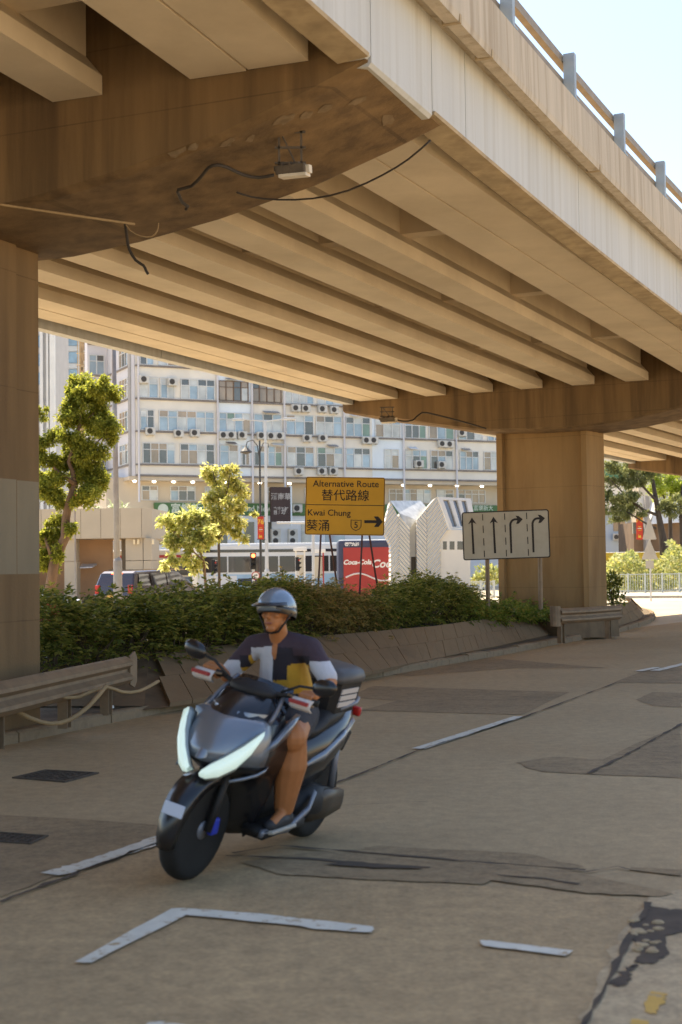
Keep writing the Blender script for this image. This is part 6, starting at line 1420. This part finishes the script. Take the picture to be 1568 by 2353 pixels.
ells = [(HEAD+Vector((-.012, 0, .02)), (.088, .070, .098)), (HEAD+Vector((.028, 0, -.045)), (.055, .052, .060)), (HEAD+Vector((.058, 0, -.088)), (.026, .030, .020)), (HEAD+Vector((.060, 0, .038)), (.022, .050, .016)),
        (HEAD+Vector((.088, 0, -.018)), (.020, .014, .016)), (HEAD+Vector((.078, 0, .008)), (.014, .010, .026)), (HEAD+Vector((.056, .036, -.012)), (.022, .020, .020)), (HEAD+Vector((.056, -.036, -.012)), (.022, .020, .020)),
        (HEAD+Vector((-.01, .076, -.008)), (.022, .010, .032)), (HEAD+Vector((-.01, -.076, -.008)), (.022, .010, .032)), (HEAD+Vector((.068, 0, -.058)), (.016, .026, .011))]
body = organic('body', caps, ells, M['skin'], rider, .0062, 3)
for s in (-1, 1):
    m = MB(); m.ell(HEAD+Vector((.066, s*.030, .016)), (.012, .015, .009)); e = m.build('eye', M['eyewhite'], rider, True, True); m = MB(); m.ell(HEAD+Vector((.076, s*.030, .016)), (.004, .007, .007)); m.build('iris', M['hair'], e, True, True)
    m = MB(); m.ell(HEAD+Vector((.076, s*.031, .036)), (.009, .022, .0045)); m.build('eyebrow', M['hair'], rider, True, True)
m = MB(); m.ell(HEAD+Vector((.083, 0, -.056)), (.006, .024, .0065)); m.build('lips', M['lips'], rider, True, True)
def jm(p):
    rel = p.y-(.17+.03*(p.z-.8))
    if p.z > 1.185-.1*abs(rel) or (p.z > 1.13 and not -.15 < rel < .12): return 3
    if abs(p.y-.19) > .22: return 0 if p.z < 1.10 else 3
    if -.15 < rel < .005: return 0
    if .005 <= rel < .09 and p.z > .99: return 1
    if rel >= .09 and p.z > 1.03: return 1 if p.z > 1.08 else 2
    if rel <= -.165: return 2 if p.z < 1.06 else 1
    return 2 if p.z > .90 else 0
organic('jersey', [([HIP+Vector((.02, -.03, .02)), Vector((-.13, .17, .97)), NECK+Vector((-.03, -.03, -.075))], [.135, .135, .10]), ([HIP+Vector((.02, .05, .02)), Vector((-.13, .21, .97)), NECK+Vector((-.03, .03, -.075))], [.135, .135, .10]),
        ([SHR, (SHL+SHR)/2+Vector((0, 0, .02)), SHL], [.07, .085, .07]), ([SHL, SHL.lerp(EL, .85)], [.070, .058]), ([SHR, SHR.lerp(ER, .85)], [.070, .058])], [(HIP+Vector((.05, 0, .10)), (.14, .17, .12))], None, rider, .009, 5, [M['jwhite'], M['jblack'], M['jyellow'], M['jdark']], jm)
organic('shorts', [([HIP+Vector((0, .07, -.02)), HIP.lerp(KL_, .80)+Vector((0, .005, .0))], [.12, .098]), ([HIP+Vector((0, -.07, -.02)), HIP.lerp(KR_, .80)], [.12, .098])], [(HIP+Vector((-.01, 0, -.01)), (.13, .19, .10))], M['shorts'], rider, .009, 4)
for f in (FL, FR_):
    organic('shoe', [([f+Vector((-.045, 0, -.02)), f+Vector((.04, 0, -.022)), f+Vector((.15, 0, -.034))], [.042, .044, .034]), ([f+Vector((-.03, 0, .03)), f+Vector((-.03, 0, -.01))], [.043, .043])], [], M['shoe'], rider, .008, 3)
    m = MB(); m.bbox(f+Vector((.05, 0, -.066)), (.28, .085, .022), .010); m.build('sole', M['sole'], rider, True, True)
# helmet
m = MB(); rg = []
Hc = HEAD+Vector((-.015, 0, .030))
for i in range(9):
    t_ = i/8; ph = rad(-8+98*t_); rg.append([Hc+Vector((math.cos(a)*.126*math.cos(ph)*(1.03), math.sin(a)*.108*math.cos(ph), .112*math.sin(ph)+(.022 if False else 0)-.030*(1-t_)*max(0, -math.cos(a)))) for a in [2*math.pi*k/24 for k in range(24)]])
m.loft(rg); hl = m.build('helmet', M['helmet'], rider, True, True)
m = MB(); rg = []
for z, sc_ in ((-.052, .955), (-.03, 1.015), (-.012, 1.02), (-.008, .98)):
    rg.append([Hc+Vector((math.cos(a)*.126*sc_, math.sin(a)*.108*sc_, z-.030*max(0, -math.cos(a))+.028*max(0, math.cos(a)))) for a in [2*math.pi*k/24 for k in range(24)]])
m.loft(rg, False); m.build('helmet_band', M['sblack'], hl, True, True)
m = MB(); rg = []
for k in range(9):
    a = rad(-62+k*15.5); o = Vector((math.cos(a)*.128, math.sin(a)*.109, .018)); q = o*1.0+Vector((math.cos(a)*.055, math.sin(a)*.02, -.008)); rg.append([Hc+o, Hc+q, Hc+q+Vector((0, 0, .006)), Hc+o+Vector((0, 0, .012))])
m.loft(rg); m.build('helmet_peak', M['sblack'], hl, True, True)
for s in (-1, 1):
    m = MB(); m.tube([Hc+Vector((.02, s*.105, -.03)), HEAD+Vector((.02, s*.074, -.05)), HEAD+Vector((.045, s*.04, -.105)), HEAD+Vector((.05, 0, -.112))], .007, 6); m.build('chin_strap', M['hair'], hl, True, True)
